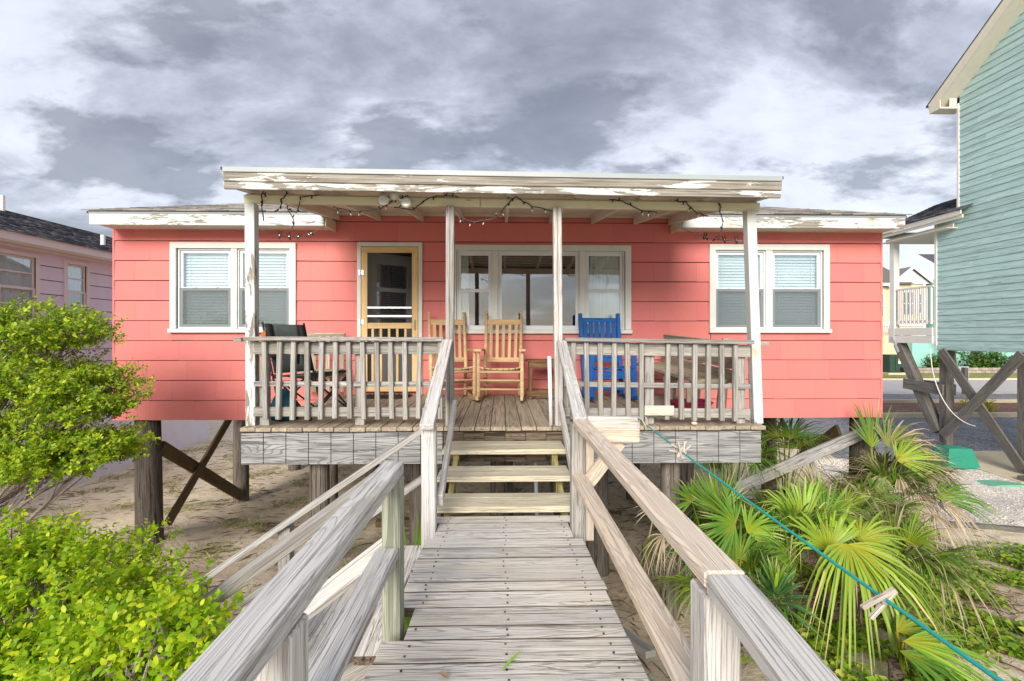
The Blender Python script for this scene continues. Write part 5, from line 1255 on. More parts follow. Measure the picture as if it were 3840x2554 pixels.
board('rake_board', (43.9, 49.55, 10.38), (46.45, 49.55, 8.4), .28, .08, M['whiteside'], yel, up=(0, 1, 0)); board('rake_board', (43.9, 49.54, 10.38), (41.2, 49.54, 8.25), .28, .08, M['whiteside'], yel, up=(0, 1, 0)); board('fascia', (35, 49.45, 8.5), (41.3, 49.45, 8.5), .3, .08, M['whiteside'], yel, up=(0, 1, 0))
for k in range(8):
    bb_ = MB()
    for j in range(14):
        x = 42.0 + j * .3 + (.15 if k % 2 else 0); z = 8.6 + k * .2
        if z + .1 < 8.6 + min(x - 41.6, (46.1 - x) * .77) * .76: bb_.box(x + .01, x + .29, 49.85, 49.89, z, z + .19)
    if bb_.v: bb_.build('gable_shingle_course', M['whiteside'], yel)
farwin(40.2, 41.0, 5.0, 7.6, 49.98, yel); farwin(43.0, 44.2, 5.2, 7.8, 49.98, yel); farwin(39.9, 40.8, .7, 2.6, 49.98, yel); farwin(44.5, 45.1, 5.4, 7.6, 49.98, yel)
br_ = board('balcony_rail', (38.5, 49.3, 4.45), (42.2, 49.3, 4.45), .1, .08, M['whiteside'], yel)
for k in range(20): board('baluster', (38.6 + k * .18, 49.3, 3.4), (38.6 + k * .18, 49.3, 4.42), .06, .06, M['whiteside'], br_, up=(0, 1, 0), ch=0)
tea = thing('teal_house', (50, 47, ZG), 'distant teal clapboard house with white posted entry across street', 'house')
b = MB(); b.box(46.0, 60, 47.06, 55, ZG, 9); b.box(43.2, 46.0, 49.0, 55, ZG, 3.0); tw = b.build('wall', M['tealside'], tea)
b = MB(); clap(b, 46.0, 60, 47.0, ZG, 9); clap(b, 43.2, 46.0, 48.95, ZG, 3.0); b.build('siding', M['tealside'], tw)
b = MB(); b.box(45.2, 49.3, 45.2, 46.99, 2.75, 3.05); ent = b.build('entry_roof', M['whiteside'], tea)
b = MB(); b.add([(45, 45.0, 3.05), (49.5, 45.0, 3.05), (49.5, 46.99, 3.6), (45, 46.99, 3.6)], [(0, 1, 2, 3)]); b.build('roof_slope', M['roof'], ent)
board('entry_post', (46.6, 45.4, .1), (46.6, 45.4, 2.75), .22, .22, M['whiteside'], tea, up=(0, 1, 0)); board('entry_brace', (46.6, 45.4, 2.1), (45.9, 45.4, 2.72), .12, .1, M['whiteside'], tea, up=(0, 1, 0)); board('entry_brace', (46.6, 45.4, 2.1), (47.3, 45.4, 2.72), .12, .1, M['whiteside'], tea, up=(0, 1, 0))
b = MB(); b.box(47.5, 48.4, 46.93, 46.99, .1, 2.3); b.build('door', M['winfar'], tea); board('door_trim', (48.6, 46.95, .1), (48.6, 46.95, 2.6), .3, .08, M['tealside'], tea, up=(0, 1, 0))
b = MB(); b.add([(45.6, 46.4, 9), (60.5, 46.4, 9), (60.5, 51, 12), (45.6, 51, 12)], [(0, 1, 2, 3)]); b.build('roof', M['roof2'], tea)
# low block retaining wall
rw = thing('retaining_wall', (38, 40.6, ZG), 'low tan block retaining wall in front of yellow house', 'wall')
for r in range(2):
    for k in range(30):
        x = 33 + k * .42 + (.21 if r else 0); b = board('block', (x, 40.6 + jit(.02), ZG + .14 + r * .24), (x + .41, 40.6 + jit(.02), ZG + .14 + r * .24), .3, .23, M['stone'], rw, ch=.03)
tb_ = thing('transformer_box', (33.9, 39.5, ZG), 'dark green electrical transformer box at the street edge', 'utility box')
b = MB(); b.bar((32.6, 39.6, ZG + .95), (33.75, 39.6, ZG + .95), 1.0, 1.5, (0, 0, 1), .04); b.build('cabinet', M['boxgreen'], tb_); b = MB(); b.box(32.4, 33.95, 39.0, 40.2, ZG + .0, ZG + .19); b.build('base', M['concrete'], tb_)
b = MB(); b.box(33.05, 33.7, 39.06, 39.10, ZG + .35, ZG + 1.6); b.build('door', M['boxgreen'], tb_); b = MB(); b.box(33.28, 33.52, 39.03, 39.05, ZG + 1.2, ZG + 1.4); b.build('sticker', M['yellowtag'], tb_); b = MB(); b.box(33.26, 33.54, 39.03, 39.05, ZG + .95, ZG + 1.18); b.build('sticker', M['whiteside'], tb_)
tag(board('marker_post', (34.4, 39.3, ZG), (34.55, 39.3, ZG + 1.5), .14, .05, M['orange'], up=(0, 1, 0)), 'orange marker post beside the transformer box', 'marker')
sg = thing('street_sign', (26.2, 26.3, ZG), 'back of a small grey sign on a wooden post by street', 'sign')
board('post', (26.25, 26.3, ZG), (26.25, 26.3, ZG + 1.5), .2, .2, M['greenpost'], sg, up=(0, 1, 0)); b = MB(); b.box(25.75, 26.6, 26.42, 26.46, ZG + .95, ZG + 1.55); b.build('panel', M['signwhite'], sg)
mbx = thing('mailbox', (30.2, 34.9, ZG), 'black roadside mailbox on a short post across the street', 'mailbox')
board('post', (30.6, 35.0, ZG), (30.6, 35.0, ZG + .55), .12, .12, M['greenpost'], mbx, up=(0, 1, 0)); b = MB(); b.tube([(30.1, 35.0, ZG + .75), (31.1, 35.0, ZG + .75)], .2, 12); b.build('box', M['mailbox'], mbx)
# planting bed between lot and street
sheet('mulch_bed', [(14, 18.8), (34, 18.8), (36, 22.6), (14.5, 22.6)], ZG + .03, M['mulch'], 'brown mulch bed beyond the gravel lot')
for (a, e, yy, lb) in ((14, 24, 18.8, 'long timber edging on the near side of mulch bed'), (24.1, 34, 18.8, 'right timber edging on the near side of mulch bed'), (14.5, 36, 22.7, 'timber edging on the far side of mulch bed')):
    tag(board('bed_edging', (a, yy, ZG + .08), (e, yy, ZG + .08), .2, .2, M['concrete']), lb, 'timber')
# ---------------------------------------------------------------- vegetation
def unit(a): return a / np.maximum(np.linalg.norm(a, axis=-1, keepdims=True), 1e-9)
def leaves(name, pos, dirs, nrm, L, Wd, mt, parent=None, shape='oval', bend=.12):
    """one small blade per row"""
    n = len(pos); d = unit(dirs); nr = unit(nrm - d * np.sum(nrm * d, -1, keepdims=True)); s = np.cross(d, nr); L = L[:, None]; Wd = Wd[:, None]
    if shape == 'oval':
        P = [pos, pos + d * L * .3 + s * Wd * .5 + nr * L * .04, pos + d * L * .72 + s * Wd * .42, pos + d * L - nr * L * bend, pos + d * L * .72 - s * Wd * .42, pos + d * L * .3 - s * Wd * .5 + nr * L * .04]
        F = np.array([(0, 1, 5, 5), (1, 2, 4, 5), (2, 3, 4, 4)])
        V = np.stack(P, 1).reshape(-1, 3); b = 6 * np.arange(n)[:, None]
        quads = np.concatenate([b + np.array([[1, 2, 4, 5]])]); tris = np.concatenate([b + np.array([[0, 1, 5]]), b + np.array([[2, 3, 4]])])
        T = np.concatenate([tris, quads[:, [0, 1, 2]], quads[:, [0, 2, 3]]])
    elif shape == 'heart':
        P = [pos, pos - d * L * .12 + s * Wd * .3, pos + d * L * .25 + s * Wd * .55 + nr * L * .1, pos + d * L, pos + d * L * .25 - s * Wd * .55 + nr * L * .1, pos - d * L * .12 - s * Wd * .3]
        V = np.stack(P, 1).reshape(-1, 3); b = 6 * np.arange(n)[:, None]
        T = np.concatenate([b + np.array([[0, 1, 2]]), b + np.array([[0, 2, 3]]), b + np.array([[0, 3, 4]]), b + np.array([[0, 4, 5]])])
    elif shape == 'rhomb':
        P = [pos, pos + d * L * .5 + s * Wd * .5, pos + d * L - nr * L * bend, pos + d * L * .5 - s * Wd * .5]
        V = np.stack(P, 1).reshape(-1, 3); b = 4 * np.arange(n)[:, None]; T = np.concatenate([b + np.array([[0, 1, 2]]), b + np.array([[0, 2, 3]])])
    else:  # grass blade
        P = [pos - s * Wd * .5, pos + s * Wd * .5, pos + d * L * .6 + s * Wd * .3 + nr * L * bend, pos + d * L * .6 - s * Wd * .3 + nr * L * bend, pos + d * L + nr * L * bend * 3]
        V = np.stack(P, 1).reshape(-1, 3); b = 5 * np.arange(n)[:, None]; T = np.concatenate([b + np.array([[0, 1, 2]]), b + np.array([[0, 2, 3]]), b + np.array([[3, 2, 4]])])
    return np_mesh(name, V, T, mt, parent)
def shrub(name, loc, label, lobes, ntwig, per, lsize, mt, group=None, shape='oval', roots=None, droop=0.0, seed=1, aspect=.5, wind=(0, 0, 0), gapcut=-.75):
    """lobes: (centre, radii, weight). Twigs fill each lobe, thickest near its skin; leaves sit round every twig."""
    g = np.random.default_rng(seed); t = thing(name, loc, label, 'shrub', group)
    wts = np.array([l[2] for l in lobes], float); wts /= wts.sum(); pos = []; out = []
    for (c, r, _), wgt in zip(lobes, wts):
        m = int(ntwig * wgt); v = unit(g.normal(size=(m, 3))); rad = g.uniform(.25, 1.0, (m, 1)) ** .45
        lump = 1 + .22 * np.sin(v[:, :1] * 5 + seed) * np.cos(v[:, 1:2] * 6 + 2 * seed) + .14 * np.sin(v[:, 2:3] * 9 + v[:, :1] * 7) + g.normal(0, .07, (m, 1))
        pos.append(np.array(c) + v * rad * lump * np.array(r)); out.append(v)
    pos = np.concatenate(pos); out = np.concatenate(out)
    gap = np.sin(pos[:, 0] * 9 / (lsize * 25) + 3 * np.sin(pos[:, 2] * 4 / (lsize * 25))) * np.sin(pos[:, 2] * 13 / (lsize * 25) + 2 * pos[:, 1]) + .6 * np.sin(pos[:, 0] * 23 / (lsize * 25) + pos[:, 2] * 19)
    keep = gap > gapcut; pos, out = pos[keep], out[keep]; n = len(pos)
    td = unit(out * np.array((.8, .8, .5)) + np.array((0, 0, .55)) + g.normal(0, .4, (n, 3)) + np.array(wind))
    k = np.arange(per)[None, :, None] / per
    tl = g.uniform(.7, 1.3, (n, 1, 1)) * lsize * 3.2
    P = pos[:, None] + td[:, None] * tl * (k - .4) + g.normal(0, lsize * .12, (n, per, 3))
    az = g.uniform(0, 6.28, (n, 1)) + np.arange(per)[None] * 2.4
    a = unit(np.cross(td, np.array((.3, .2, 1.0)))); b = np.cross(td, a)
    side = a[:, None] * np.cos(az)[..., None] + b[:, None] * np.sin(az)[..., None]
    D = side * .9 + td[:, None] * .7 + g.normal(0, .25, (n, per, 3)); D[..., 2] -= droop
    N = td[:, None] * .8 + np.array((0, 0, .7)) - side * .25 + g.normal(0, .3, (n, per, 3))
    P = P.reshape(-1, 3); L = g.uniform(.7, 1.25, len(P)) * lsize
    f = leaves('foliage', P, D.reshape(-1, 3), N.reshape(-1, 3), L, L * aspect * g.uniform(.85, 1.15, len(P)), mt, t, shape); tag(f, kind='stuff')
    # stems: main limbs to each lobe, then boughs to a sample of the twigs
    roots = roots or [loc]
    for i, (c, r, _) in enumerate(lobes):
        r0 = Vector(roots[i % len(roots)]); c = Vector(c); mid = r0.lerp(c, .5) + Vector((jit(.12), jit(.12), jit(.1)))
        b = MB(); b.tube([r0, r0.lerp(mid, .5) + Vector((jit(.05), jit(.05), 0)), mid, mid.lerp(c, .6) + Vector((jit(.06), 0, jit(.05))), c], [.03, .026, .02, .014, .008], 7); lo = b.build('limb', M['bark'], t, smooth=True)
        sel = [q for q in g.choice(n, 160) if np.linalg.norm((pos[q] - np.array(c)) / np.array(r)) < 1.35][:26]
        b = MB()
        for q in sel:
            e = Vector(pos[q]); st = mid.lerp(c, random.random()); b.tube([st, st.lerp(e, .5) + Vector((jit(.05), jit(.05), jit(.05))), e], [.009, .006, .002], 5)
        if b.v: b.build('twigs', M['bark'], lo)
    return t
shrub('windswept_shrub', (-4.9, 4.9, G(-4.9, 4.9)), 'large windswept shrub with yellow green leaves before the lilac house',
      [((-4.72, 4.9, 3.12), (.62, .55, .27), 1.0), ((-5.2, 4.9, 2.9), (.5, .6, .5), .8), ((-4.35, 4.85, 3.06), (.42, .4, .14), .35), ((-4.6, 4.8, 2.64), (.76, .6, .2), 1.2), ((-4.02, 4.75, 2.53), (.44, .45, .18), .7), ((-4.1, 4.7, 2.34), (.45, .4, .13), .45), ((-5.1, 4.8, 2.3), (.45, .5, .2), .45),
       ((-4.6, 4.75, 2.0), (.72, .5, .19), .95), ((-4.0, 4.7, 1.97), (.52, .42, .16), .65), ((-4.5, 4.6, 1.80), (.58, .45, .13), .7), ((-3.75, 4.65, 2.05), (.28, .25, .08), .18)],
      6400, 10, .037, M['leaf_top'], None, 'oval', [(-6.3, 5.2, .2), (-6.2, 5.4, .25)], seed=3, aspect=.5, wind=(.45, 0, .05), gapcut=-.38)
shrub('bayberry_shrub', (-2.5, 2.7, G(-2.5, 2.7)), 'bright green rounded leaf shrub filling the lower left corner',
      [((-2.45, 2.72, 1.55), (.55, .5, .38), 1.0), ((-2.85, 2.75, 1.45), (.5, .5, .4), .9), ((-2.1, 2.55, 1.38), (.45, .4, .28), .6), ((-1.95, 2.35, 1.2), (.4, .35, .3), .5), ((-2.5, 2.3, 1.2), (.55, .4, .35), .8), ((-2.3, 1.95, 1.05), (.5, .35, .3), .5), ((-3.0, 3.0, 1.7), (.3, .3, .2), .3)],
      4300, 11, .031, M['leaf_low'], None, 'oval', [(-2.35, 2.35, .7), (-2.6, 2.4, .7)], seed=5, aspect=.62)
shrub('rail_side_shrub', (-1.5, 1.8, G(-1.5, 1.8)), 'sparse leafy green sprigs growing through the side stair rail',
      [((-1.27, 1.85, 1.90), (.22, .16, .20), .8), ((-1.50, 1.86, 1.80), (.26, .2, .22), 1.0), ((-1.15, 1.80, 1.70), (.20, .14, .18), .5), ((-1.62, 1.78, 1.55), (.34, .22, .26), 1.0), ((-1.35, 1.75, 1.48), (.26, .18, .22), .6)],
      1050, 9, .032, M['leaf_low'], None, 'oval', [(-1.6, 1.75, .8)], seed=9, aspect=.55)
# a few broad heart shaped vine leaves in front
n = 34; g = np.random.default_rng(4); vp = np.stack([g.uniform(-2.6, -1.35, n), g.uniform(1.75, 2.3, n), g.uniform(1.05, 1.5, n)], -1)
tv = thing('smilax_vine', (-2.0, 2.0, .8), 'broad heart shaped vine leaves over the lower left shrub', 'vine')
tag(leaves('foliage', vp, g.normal(0, 1, (n, 3)) + np.array((.2, -.5, -.6)), g.normal(0, .5, (n, 3)) + np.array((0, -1, .7)), g.uniform(.06, .10, n), g.uniform(.05, .075, n), M['leaf_low'], tv, 'heart'), kind='stuff')
b = MB()
for k in range(5): b.tube([tuple(vp[k]), tuple(vp[k + 6]), tuple(vp[k + 12])], .003, 5)
b.build('stem', M['leaf_vine'], tv)

def frond_geo(apex, axis, nrm, L, spread, n, droop, width=.03, fold=.25, rg=None, tipdroop=0.0, cup=.1, seg=5):
    """fan of pleated leaflets: returns verts, faces, uv"""
    rg = rg or rng; apex = np.array(apex, float); d = unit(np.array(axis, float)); nr = np.array(nrm, float); nr = unit(nr - d * nr.dot(d)); s = np.cross(d, nr)
    V = []; F = []; U = []
    for i in range(n):
        a = (i / (n - 1) - .5) * spread + (rg.normal(0, .055) if n > 2 else 0); ll = L * (1 - .28 * min(1.0, abs(a) / (spread / 2 + 1e-6)) ** 2) * (rg.uniform(.78, 1.08) if rg.uniform() > .06 else .5)
        ld = d * math.cos(a) + s * math.sin(a); ls = unit(np.cross(nr, ld)); dr = droop * rg.uniform(.55, 1.6); twist = rg.normal(0, .5)
        base = len(V); bend = rg.uniform(.35, .85)
        for j in range(seg + 1):
            t_ = j / seg
            w_ = width * (0.10 + 3.0 * t_) if t_ < .3 else width * max(0.0, 1 - (t_ - .3) / .7) ** .75
            w_ = min(w_, width)
            c = apex + ld * ll * t_ * (1 - .10 * dr * t_) + nr * cup * ll * math.sin(t_ * 1.5) + np.array((0, 0, -1.0)) * ll * dr * t_ ** 2.2
            if tipdroop and t_ > bend: c = c + np.array((0, 0, -1.0)) * ll * tipdroop * (t_ - bend)
            pv = ls * math.cos(twist * t_) + nr * math.sin(twist * t_)
            V += [c - pv * w_ / 2 + nr * w_ * fold, c, c + pv * w_ / 2 + nr * w_ * fold]; U += [(0, t_), (.5, t_), (1, t_)]
        for j in range(seg):
            q = base + 3 * j; F += [(q, q + 1, q + 4, q + 3), (q + 1, q + 2, q + 5, q + 4)]
    return V, F, U
def add_frond(parent, root, apex, axis, nrm, L, spread, n, droop, mt, width=.03, **kw):
    V, F, U = frond_geo(apex, axis, nrm, L * .95, spread, int(n * 1.3), droop, width * .74, **kw)
    r0, a0 = np.array(root, float), np.array(apex, float); mid = (r0 + a0) / 2 + np.array((0, 0, .08)); b = len(V)
    for p, wd in ((r0, .016), (mid, .012), (a0, .010)):          # petiole, a flattened stalk
        sx = unit(np.cross(a0 - r0, np.array((.1, .2, 1.0)))); V += [p - sx * wd, p + sx * wd, p + np.array((0, 0, -wd * .8))]; U += [(0, .1)] * 3
    for j in (0, 1):
        for k in range(3): F.append((b + 3 * j + k, b + 3 * j + (k + 1) % 3, b + 3 * j + 3 + (k + 1) % 3, b + 3 * j + 3 + k))
    return np_mesh('frond', np.array(V), np.array(F), mt, parent, np.array(U), smooth=False)
def palmetto(name, loc, label, fronds, group='palmettos right of the boardwalk'):
    t = thing(name, loc, label, 'palm', group); b = MB(); z = loc[2]
    b.tube([(loc[0], loc[1], z - .1), (loc[0] + jit(.03), loc[1], z + .15), (loc[0] + jit(.04), loc[1] + jit(.04), z + .32)], [.06, .055, .035], 9); b.build('trunk', M['dark'], t, smooth=True)
    rt = (loc[0], loc[1], z + .25)
    for (ap, ax, nr, L, sp, n, dr, mt, kw) in fronds: add_frond(t, rt, ap, ax, nr, L, sp, n, dr, M[mt], **kw)
    return t
CAMN = lambda p: (-p[0] * .6, -p[1] * .6, .55)
def auto(loc, h, count, L, mts, seed, rr=.35, dead=.2, wind=0.0):
    """fronds fanned all round a heart"""
    g = np.random.default_rng(seed); out = []
    for k in range(count):
        az = 2 * math.pi * (k + g.uniform(-.3, .3)) / count; el = g.uniform(.15, 1.15); isd = g.uniform() < dead
        dv = np.array((math.cos(az) * math.cos(el) + wind, math.sin(az) * math.cos(el), math.sin(el)))
        if isd: el = -.5; dv = np.array((math.cos(az), math.sin(az), -.5))
        ap = np.array(loc) + np.array((0, 0, h * (.35 if isd else .55))) + dv * rr * g.uniform(.7, 1.2)
        nr = np.array((-dv[0] * .7, -dv[1] * .7, 1.0)) if not isd else np.array((dv[0], dv[1], .8))
        out.append((tuple(ap), tuple(dv), tuple(nr), L * g.uniform(.8, 1.15), g.uniform(2.2, 3.6), int(g.integers(22, 32)), g.uniform(.15, .45) if not isd else .9, 'frond_dead' if isd else mts[k % len(mts)], dict(width=.030, rg=g, tipdroop=g.uniform(0, .9) if not isd else .3)))
    return out
def gl(x, y): return (x, y, G(x, y))
palmetto('palmetto', gl(2.92, 4.15), 'bright palmetto with long drooping leaflets in front of the rope',
  [((2.86, 3.85, 1.33), (.05, -.75, -.55), (0, -.3, 1), .88, 3.0, 34, .55, 'frond_bright', dict(width=.038, tipdroop=.9, cup=.22)),
   ((2.80, 4.0, 1.22), (-.12, .15, 1.0), (0, -1, .25), .70, 2.3, 28, .12, 'frond_bright', dict(width=.04, tipdroop=1.2)),
   ((2.70, 4.2, 1.35), (-.1, .3, 1.0), (.1, -1, .2), .74, 1.7, 24, .15, 'frond_bright', dict(width=.036, tipdroop=.6)),
   ((3.15, 4.1, 1.25), (.7, .1, .5), (-.3, -.6, .8), .70, 2.4, 26, .5, 'frond_bright', dict(width=.034, tipdroop=.8)),
   ((2.55, 4.1, 1.1), (-.8, -.1, .4), (.3, -.6, .8), .55, 2.2, 22, .4, 'frond', dict(width=.034)),
   ((3.05, 3.85, .95), (.7, -.4, -.15), (0, -.4, 1), .8, 1.7, 20, .35, 'frond_dry', dict(width=.03, tipdroop=.6)),
   ((3.0, 4.35, 1.3), (.35, .5, .9), (0, -1, .4), .7, 2.0, 24, .25, 'frond', dict(width=.032))])
palmetto('palmetto', gl(2.75, 4.45), 'tangled bright palmetto behind the long drooping one', auto(gl(2.75, 4.45), 1.05, 15, .72, ['frond_bright', 'frond', 'frond_bright'], 61, .34, .08))
palmetto('palmetto', gl(2.0, 4.0), 'spiky green palmetto filling the gap behind the yucca', auto(gl(2.0, 4.0), .75, 13, .58, ['frond', 'frond_bright'], 62, .28, .08))
palmetto('palmetto', gl(3.5, 4.2), 'bright palmetto leaning right beside the drooping one', auto(gl(3.5, 4.2), .8, 12, .66, ['frond_bright', 'frond', 'frond_dry'], 63, .3, .12, .2))
palmetto('palmetto', gl(2.05, 4.55), 'green fan palmetto with yellow heart next to the right deck pile',
  [((2.10, 4.22, 1.36), (-.65, -.05, .25), (.1, -1, .35), .52, 3.3, 34, .12, 'frond', dict(width=.034)),
   ((1.98, 4.3, 1.42), (-.12, .1, 1.0), (0, -1, .2), .56, 1.9, 26, .05, 'frond', dict(width=.034)),
   ((1.78, 4.4, 1.5), (-.35, 0, .6), (.1, -1, .2), .36, 3.0, 24, .2, 'frond', dict(width=.026)),
   ((2.25, 4.3, 1.25), (.6, -.2, .4), (0, -1, .5), .5, 2.2, 24, .3, 'frond_bright', dict(width=.032)),
   ((1.72, 4.4, 1.18), (-.6, -.2, -.3), (0, -.6, .8), .45, 2.0, 16, .8, 'frond_dead', dict(width=.018, tipdroop=.3))])
palmetto('palmetto', gl(1.42, 4.75), 'dry tan palmetto hanging in the shade beside right deck pile',
  [((1.50, 4.35, 1.2), (-.35, -.2, -.1), (0, -.7, .6), .36, 1.6, 11, .8, 'frond_dead', dict(width=.016)),
   ((1.42, 4.35, 1.45), (-.5, -.1, .5), (0, -1, .3), .35, 1.6, 12, .35, 'frond_dead', dict(width=.014)),
   ((1.35, 4.5, 1.05), (.3, -.3, .1), (0, -.6, .8), .45, 2.2, 18, .4, 'frond_dry', dict(width=.02))])
palmetto('palmetto', gl(5.15, 6.4), 'large half dry palmetto clump at the right house corner',
  [((5.22, 6.15, 1.40), (.75, -.05, .18), (-.1, -.7, .7), .62, 2.4, 30, .12, 'frond_bright', dict(width=.034)),
   ((5.35, 6.3, 1.52), (.9, .1, .45), (-.2, -.7, .7), .78, 1.7, 28, .3, 'frond_dry', dict(width=.03, tipdroop=.5)),
   ((5.25, 6.35, 1.55), (.55, .2, .75), (-.2, -.8, .5), .85, 1.8, 26, .25, 'frond_dry', dict(width=.032, tipdroop=.4)),
   ((5.12, 6.45, 1.5), (.1, .2, 1.0), (0, -1, .3), .85, 1.5, 20, .1, 'frond', dict(width=.034)),
   ((5.50, 6.2, 1.40), (.9, -.1, .05), (0, -.6, .8), .75, 1.8, 28, .45, 'frond_dry', dict(width=.026, tipdroop=.7)),
   ((5.2, 6.1, 1.25), (.2, -.5, -.5), (0, -.8, .5), .65, 2.2, 26, .85, 'frond_dead', dict(width=.018)),
   ((5.5, 6.05, 1.25), (.7, -.3, -.3), (0, -.7, .6), .6, 2.2, 26, .85, 'frond_dead', dict(width=.016)),
   ((5.0, 6.1, 1.2), (-.4, -.4, -.3), (0, -.7, .6), .5, 2.0, 20, .85, 'frond_dead', dict(width=.016)),
   ((5.3, 5.95, 1.0), (.2, -.5, -.2), (0, -.7, .6), .6, 2.4, 26, .6, 'frond_dead', dict(width=.016))])
palmetto('palmetto', gl(5.5, 6.6), 'wind blown dry tipped palmetto behind the corner clump', auto(gl(5.5, 6.6), 1.5, 18, .8, ['frond_dry', 'frond_dry', 'frond'], 27, .35, .35, .45))
palmetto('palmetto', gl(5.2, 6.25), 'dense palmetto with many browning fans at foot of corner pile', auto(gl(5.2, 6.25), 1.25, 20, .8, ['frond_dry', 'frond', 'frond_dry'], 28, .32, .35, .25))
palmetto('palmetto', gl(5.25, 5.75), 'low palmetto fan pointing right over sand by the pebbles',
  [((5.42, 5.8, 1.02), (.95, -.1, .22), (-.1, -.6, .8), .78, 1.5, 28, .28, 'frond', dict(width=.034, tipdroop=.3)),
   ((5.42, 5.7, .98), (.6, -.3, -.2), (0, -.7, .7), .55, 2.0, 22, .8, 'frond_dead', dict(width=.020)),
   ((5.2, 5.6, .9), (-.2, -.5, -.1), (0, -.7, .7), .55, 2.4, 24, .6, 'frond_dead', dict(width=.018)),
   ((4.7, 5.4, .85), (-.5, -.4, .3), (0, -.7, .7), .5, 2.2, 22, .5, 'frond_dry', dict(width=.024))])
palmetto('palmetto', gl(4.55, 7.5), 'dark shaded palmetto under the right side of pink house', auto(gl(4.55, 7.5), 2.0, 18, .8, ['frond', 'frond_dry'], 21, .4, .3))
palmetto('palmetto', gl(3.6, 7.3), 'shaded palmetto behind the right end of the porch', auto(gl(3.6, 7.3), 1.9, 14, .75, ['frond', 'frond'], 22, .35, .2))
palmetto('palmetto', gl(3.55, 5.0), 'spreading palmetto between bright palmetto and house brace', auto(gl(3.55, 5.0), 1.1, 14, .64, ['frond', 'frond_bright', 'frond_dry'], 23, .35, .25))
palmetto('palmetto', gl(4.35, 5.6), 'half dry palmetto clump before the right corner pile', auto(gl(4.35, 5.6), 1.05, 16, .62, ['frond_dry', 'frond'], 24, .35, .4))
palmetto('palmetto', (2.75, 3.2, G(2.75, 3.2) - .15), 'low yellow green palmetto fan lying over vines at lower right',
  [((2.72, 3.15, .98), (.85, -.35, -.12), (0, -.35, 1), .72, 1.4, 20, .22, 'frond_bright', dict(width=.034, tipdroop=.3)),
   ((2.65, 3.1, .95), (.5, -.6, -.1), (0, -.35, 1), .5, 1.3, 14, .35, 'frond', dict(width=.03)),
   ((2.8, 3.3, .95), (.9, .25, .05), (0, -.4, 1), .55, 1.2, 14, .3, 'frond_bright', dict(width=.03))])
palmetto('palmetto', gl(2.35, 4.9), 'small green palmetto behind the yellow hearted fan', auto(gl(2.35, 4.9), 1.0, 13, .52, ['frond', 'frond'], 26, .3, .15))
palmetto('blade_palm', gl(-.70, 3.75), 'upright green palm blades between the left boardwalk posts',
  [((-.70, 3.62, .75), (.0, -.02, 1.0), (0, -1, .05), 1.2, .46, 12, .02, 'frond_blade', dict(width=.058, cup=.02)),
   ((-1.05, 3.75, .95), (-.35, -.05, .9), (0, -1, .1), .75, 1.5, 18, .18, 'frond_bright', dict(width=.012, cup=.02)),
   ((-.62, 3.6, .7), (.12, -.05, 1.0), (0, -1, .05), 1.0, .4, 6, .02, 'frond_bright', dict(width=.03, cup=.02)),
   ((-1.0, 3.6, 1.0), (-.7, -.3, .3), (0, -1, .4), .6, 1.3, 14, .35, 'frond_dry', dict(width=.009))], 'palms left of the boardwalk')
# yucca
t = thing('yucca', gl(2.02, 3.45), 'spiky dark green yucca rosette in front of deck pile', 'yucca')
g = np.random.default_rng(12); hx, hy, hz = 2.02, 3.45, G(2.02, 3.45)
b = MB(); b.tube([(hx, hy, hz - .05), (hx, hy, hz + .55)], [.05, .04], 8); b.build('stem', M['dark'], t)
for k in range(74):
    az = k * 2.4; el = 1.45 - 1.75 * (k / 74) ** .9; d = np.array((math.cos(az) * math.cos(el), math.sin(az) * math.cos(el), math.sin(el))); L = g.uniform(.34, .46)
    V, F, U = frond_geo((hx + d[0] * .03, hy + d[1] * .03, hz + .62 - .10 * k / 74 + .02), d, (d[0] * -.6, d[1] * -.6, 1.0), L, .001, 2, .10 if el > .2 else .2, .030, rg=g, cup=.03, seg=4)
    V, F, U = V[:15], F[:8], U[:15]
    np_mesh('blade', np.array(V), np.array(F), M['yucca'] if k > 9 else M['frond_bright'], t, np.array(U))
# dry litter and vines on the sand right of the walk
def scatter(n, x0, x1, y0, y1, dens, seed):
    g = np.random.default_rng(seed); x = g.uniform(x0, x1, n); y = g.uniform(y0, y1, n); p = dens(x, y); ok = g.uniform(size=n) < p; return x[ok], y[ok], g
def fb(x, y, s): return .5 + .25 * np.sin(1.9 * s * x + 1.3 * np.sin(1.1 * s * y)) + .25 * np.sin(2.3 * s * y + 1.7 * np.sin(.9 * s * x + 1))
def dens_v(x, y):
    right = np.clip((x - 2.1 + (4.2 - y) * .6) / 1.4, 0, 1); near = np.clip((6.7 - y) / 1.3, 0, 1); strip = np.exp(-((x - .85) / .35) ** 2) * np.clip((3.6 - y) / 1.0, 0, 1)
    return np.clip((fb(x, y, 1.6) * fb(y + 3, x * 1.7, 2.9) * 4.3 - .34), 0, 1) * np.maximum(right * near, .85 * strip)
x, y, g = scatter(150000, .58, 9.5, 1.6, 7.0, dens_v, 31); n = len(x)
z = gz(x, y) + g.uniform(.01, .13, n) * np.clip(fb(x, y, 1.6), .2, 1)
az = g.uniform(0, 6.28, n); D = np.stack([np.cos(az), np.sin(az), g.normal(0, .3, n)], -1); N = np.stack([g.normal(0, .45, n), g.normal(-.25, .45, n), np.ones(n)], -1); L = g.uniform(.02, .07, n)
tag(leaves('vine_ground_cover', np.stack([x, y, z], -1), D, N, L, L * .75, M['leaf_vine'], None, 'heart'), 'green creeping vine leaves covering sand at lower right', 'ground cover', kind='stuff')
x, y, g = scatter(2600, .6, 9.5, 1.6, 6.5, dens_v, 32); n = len(x)
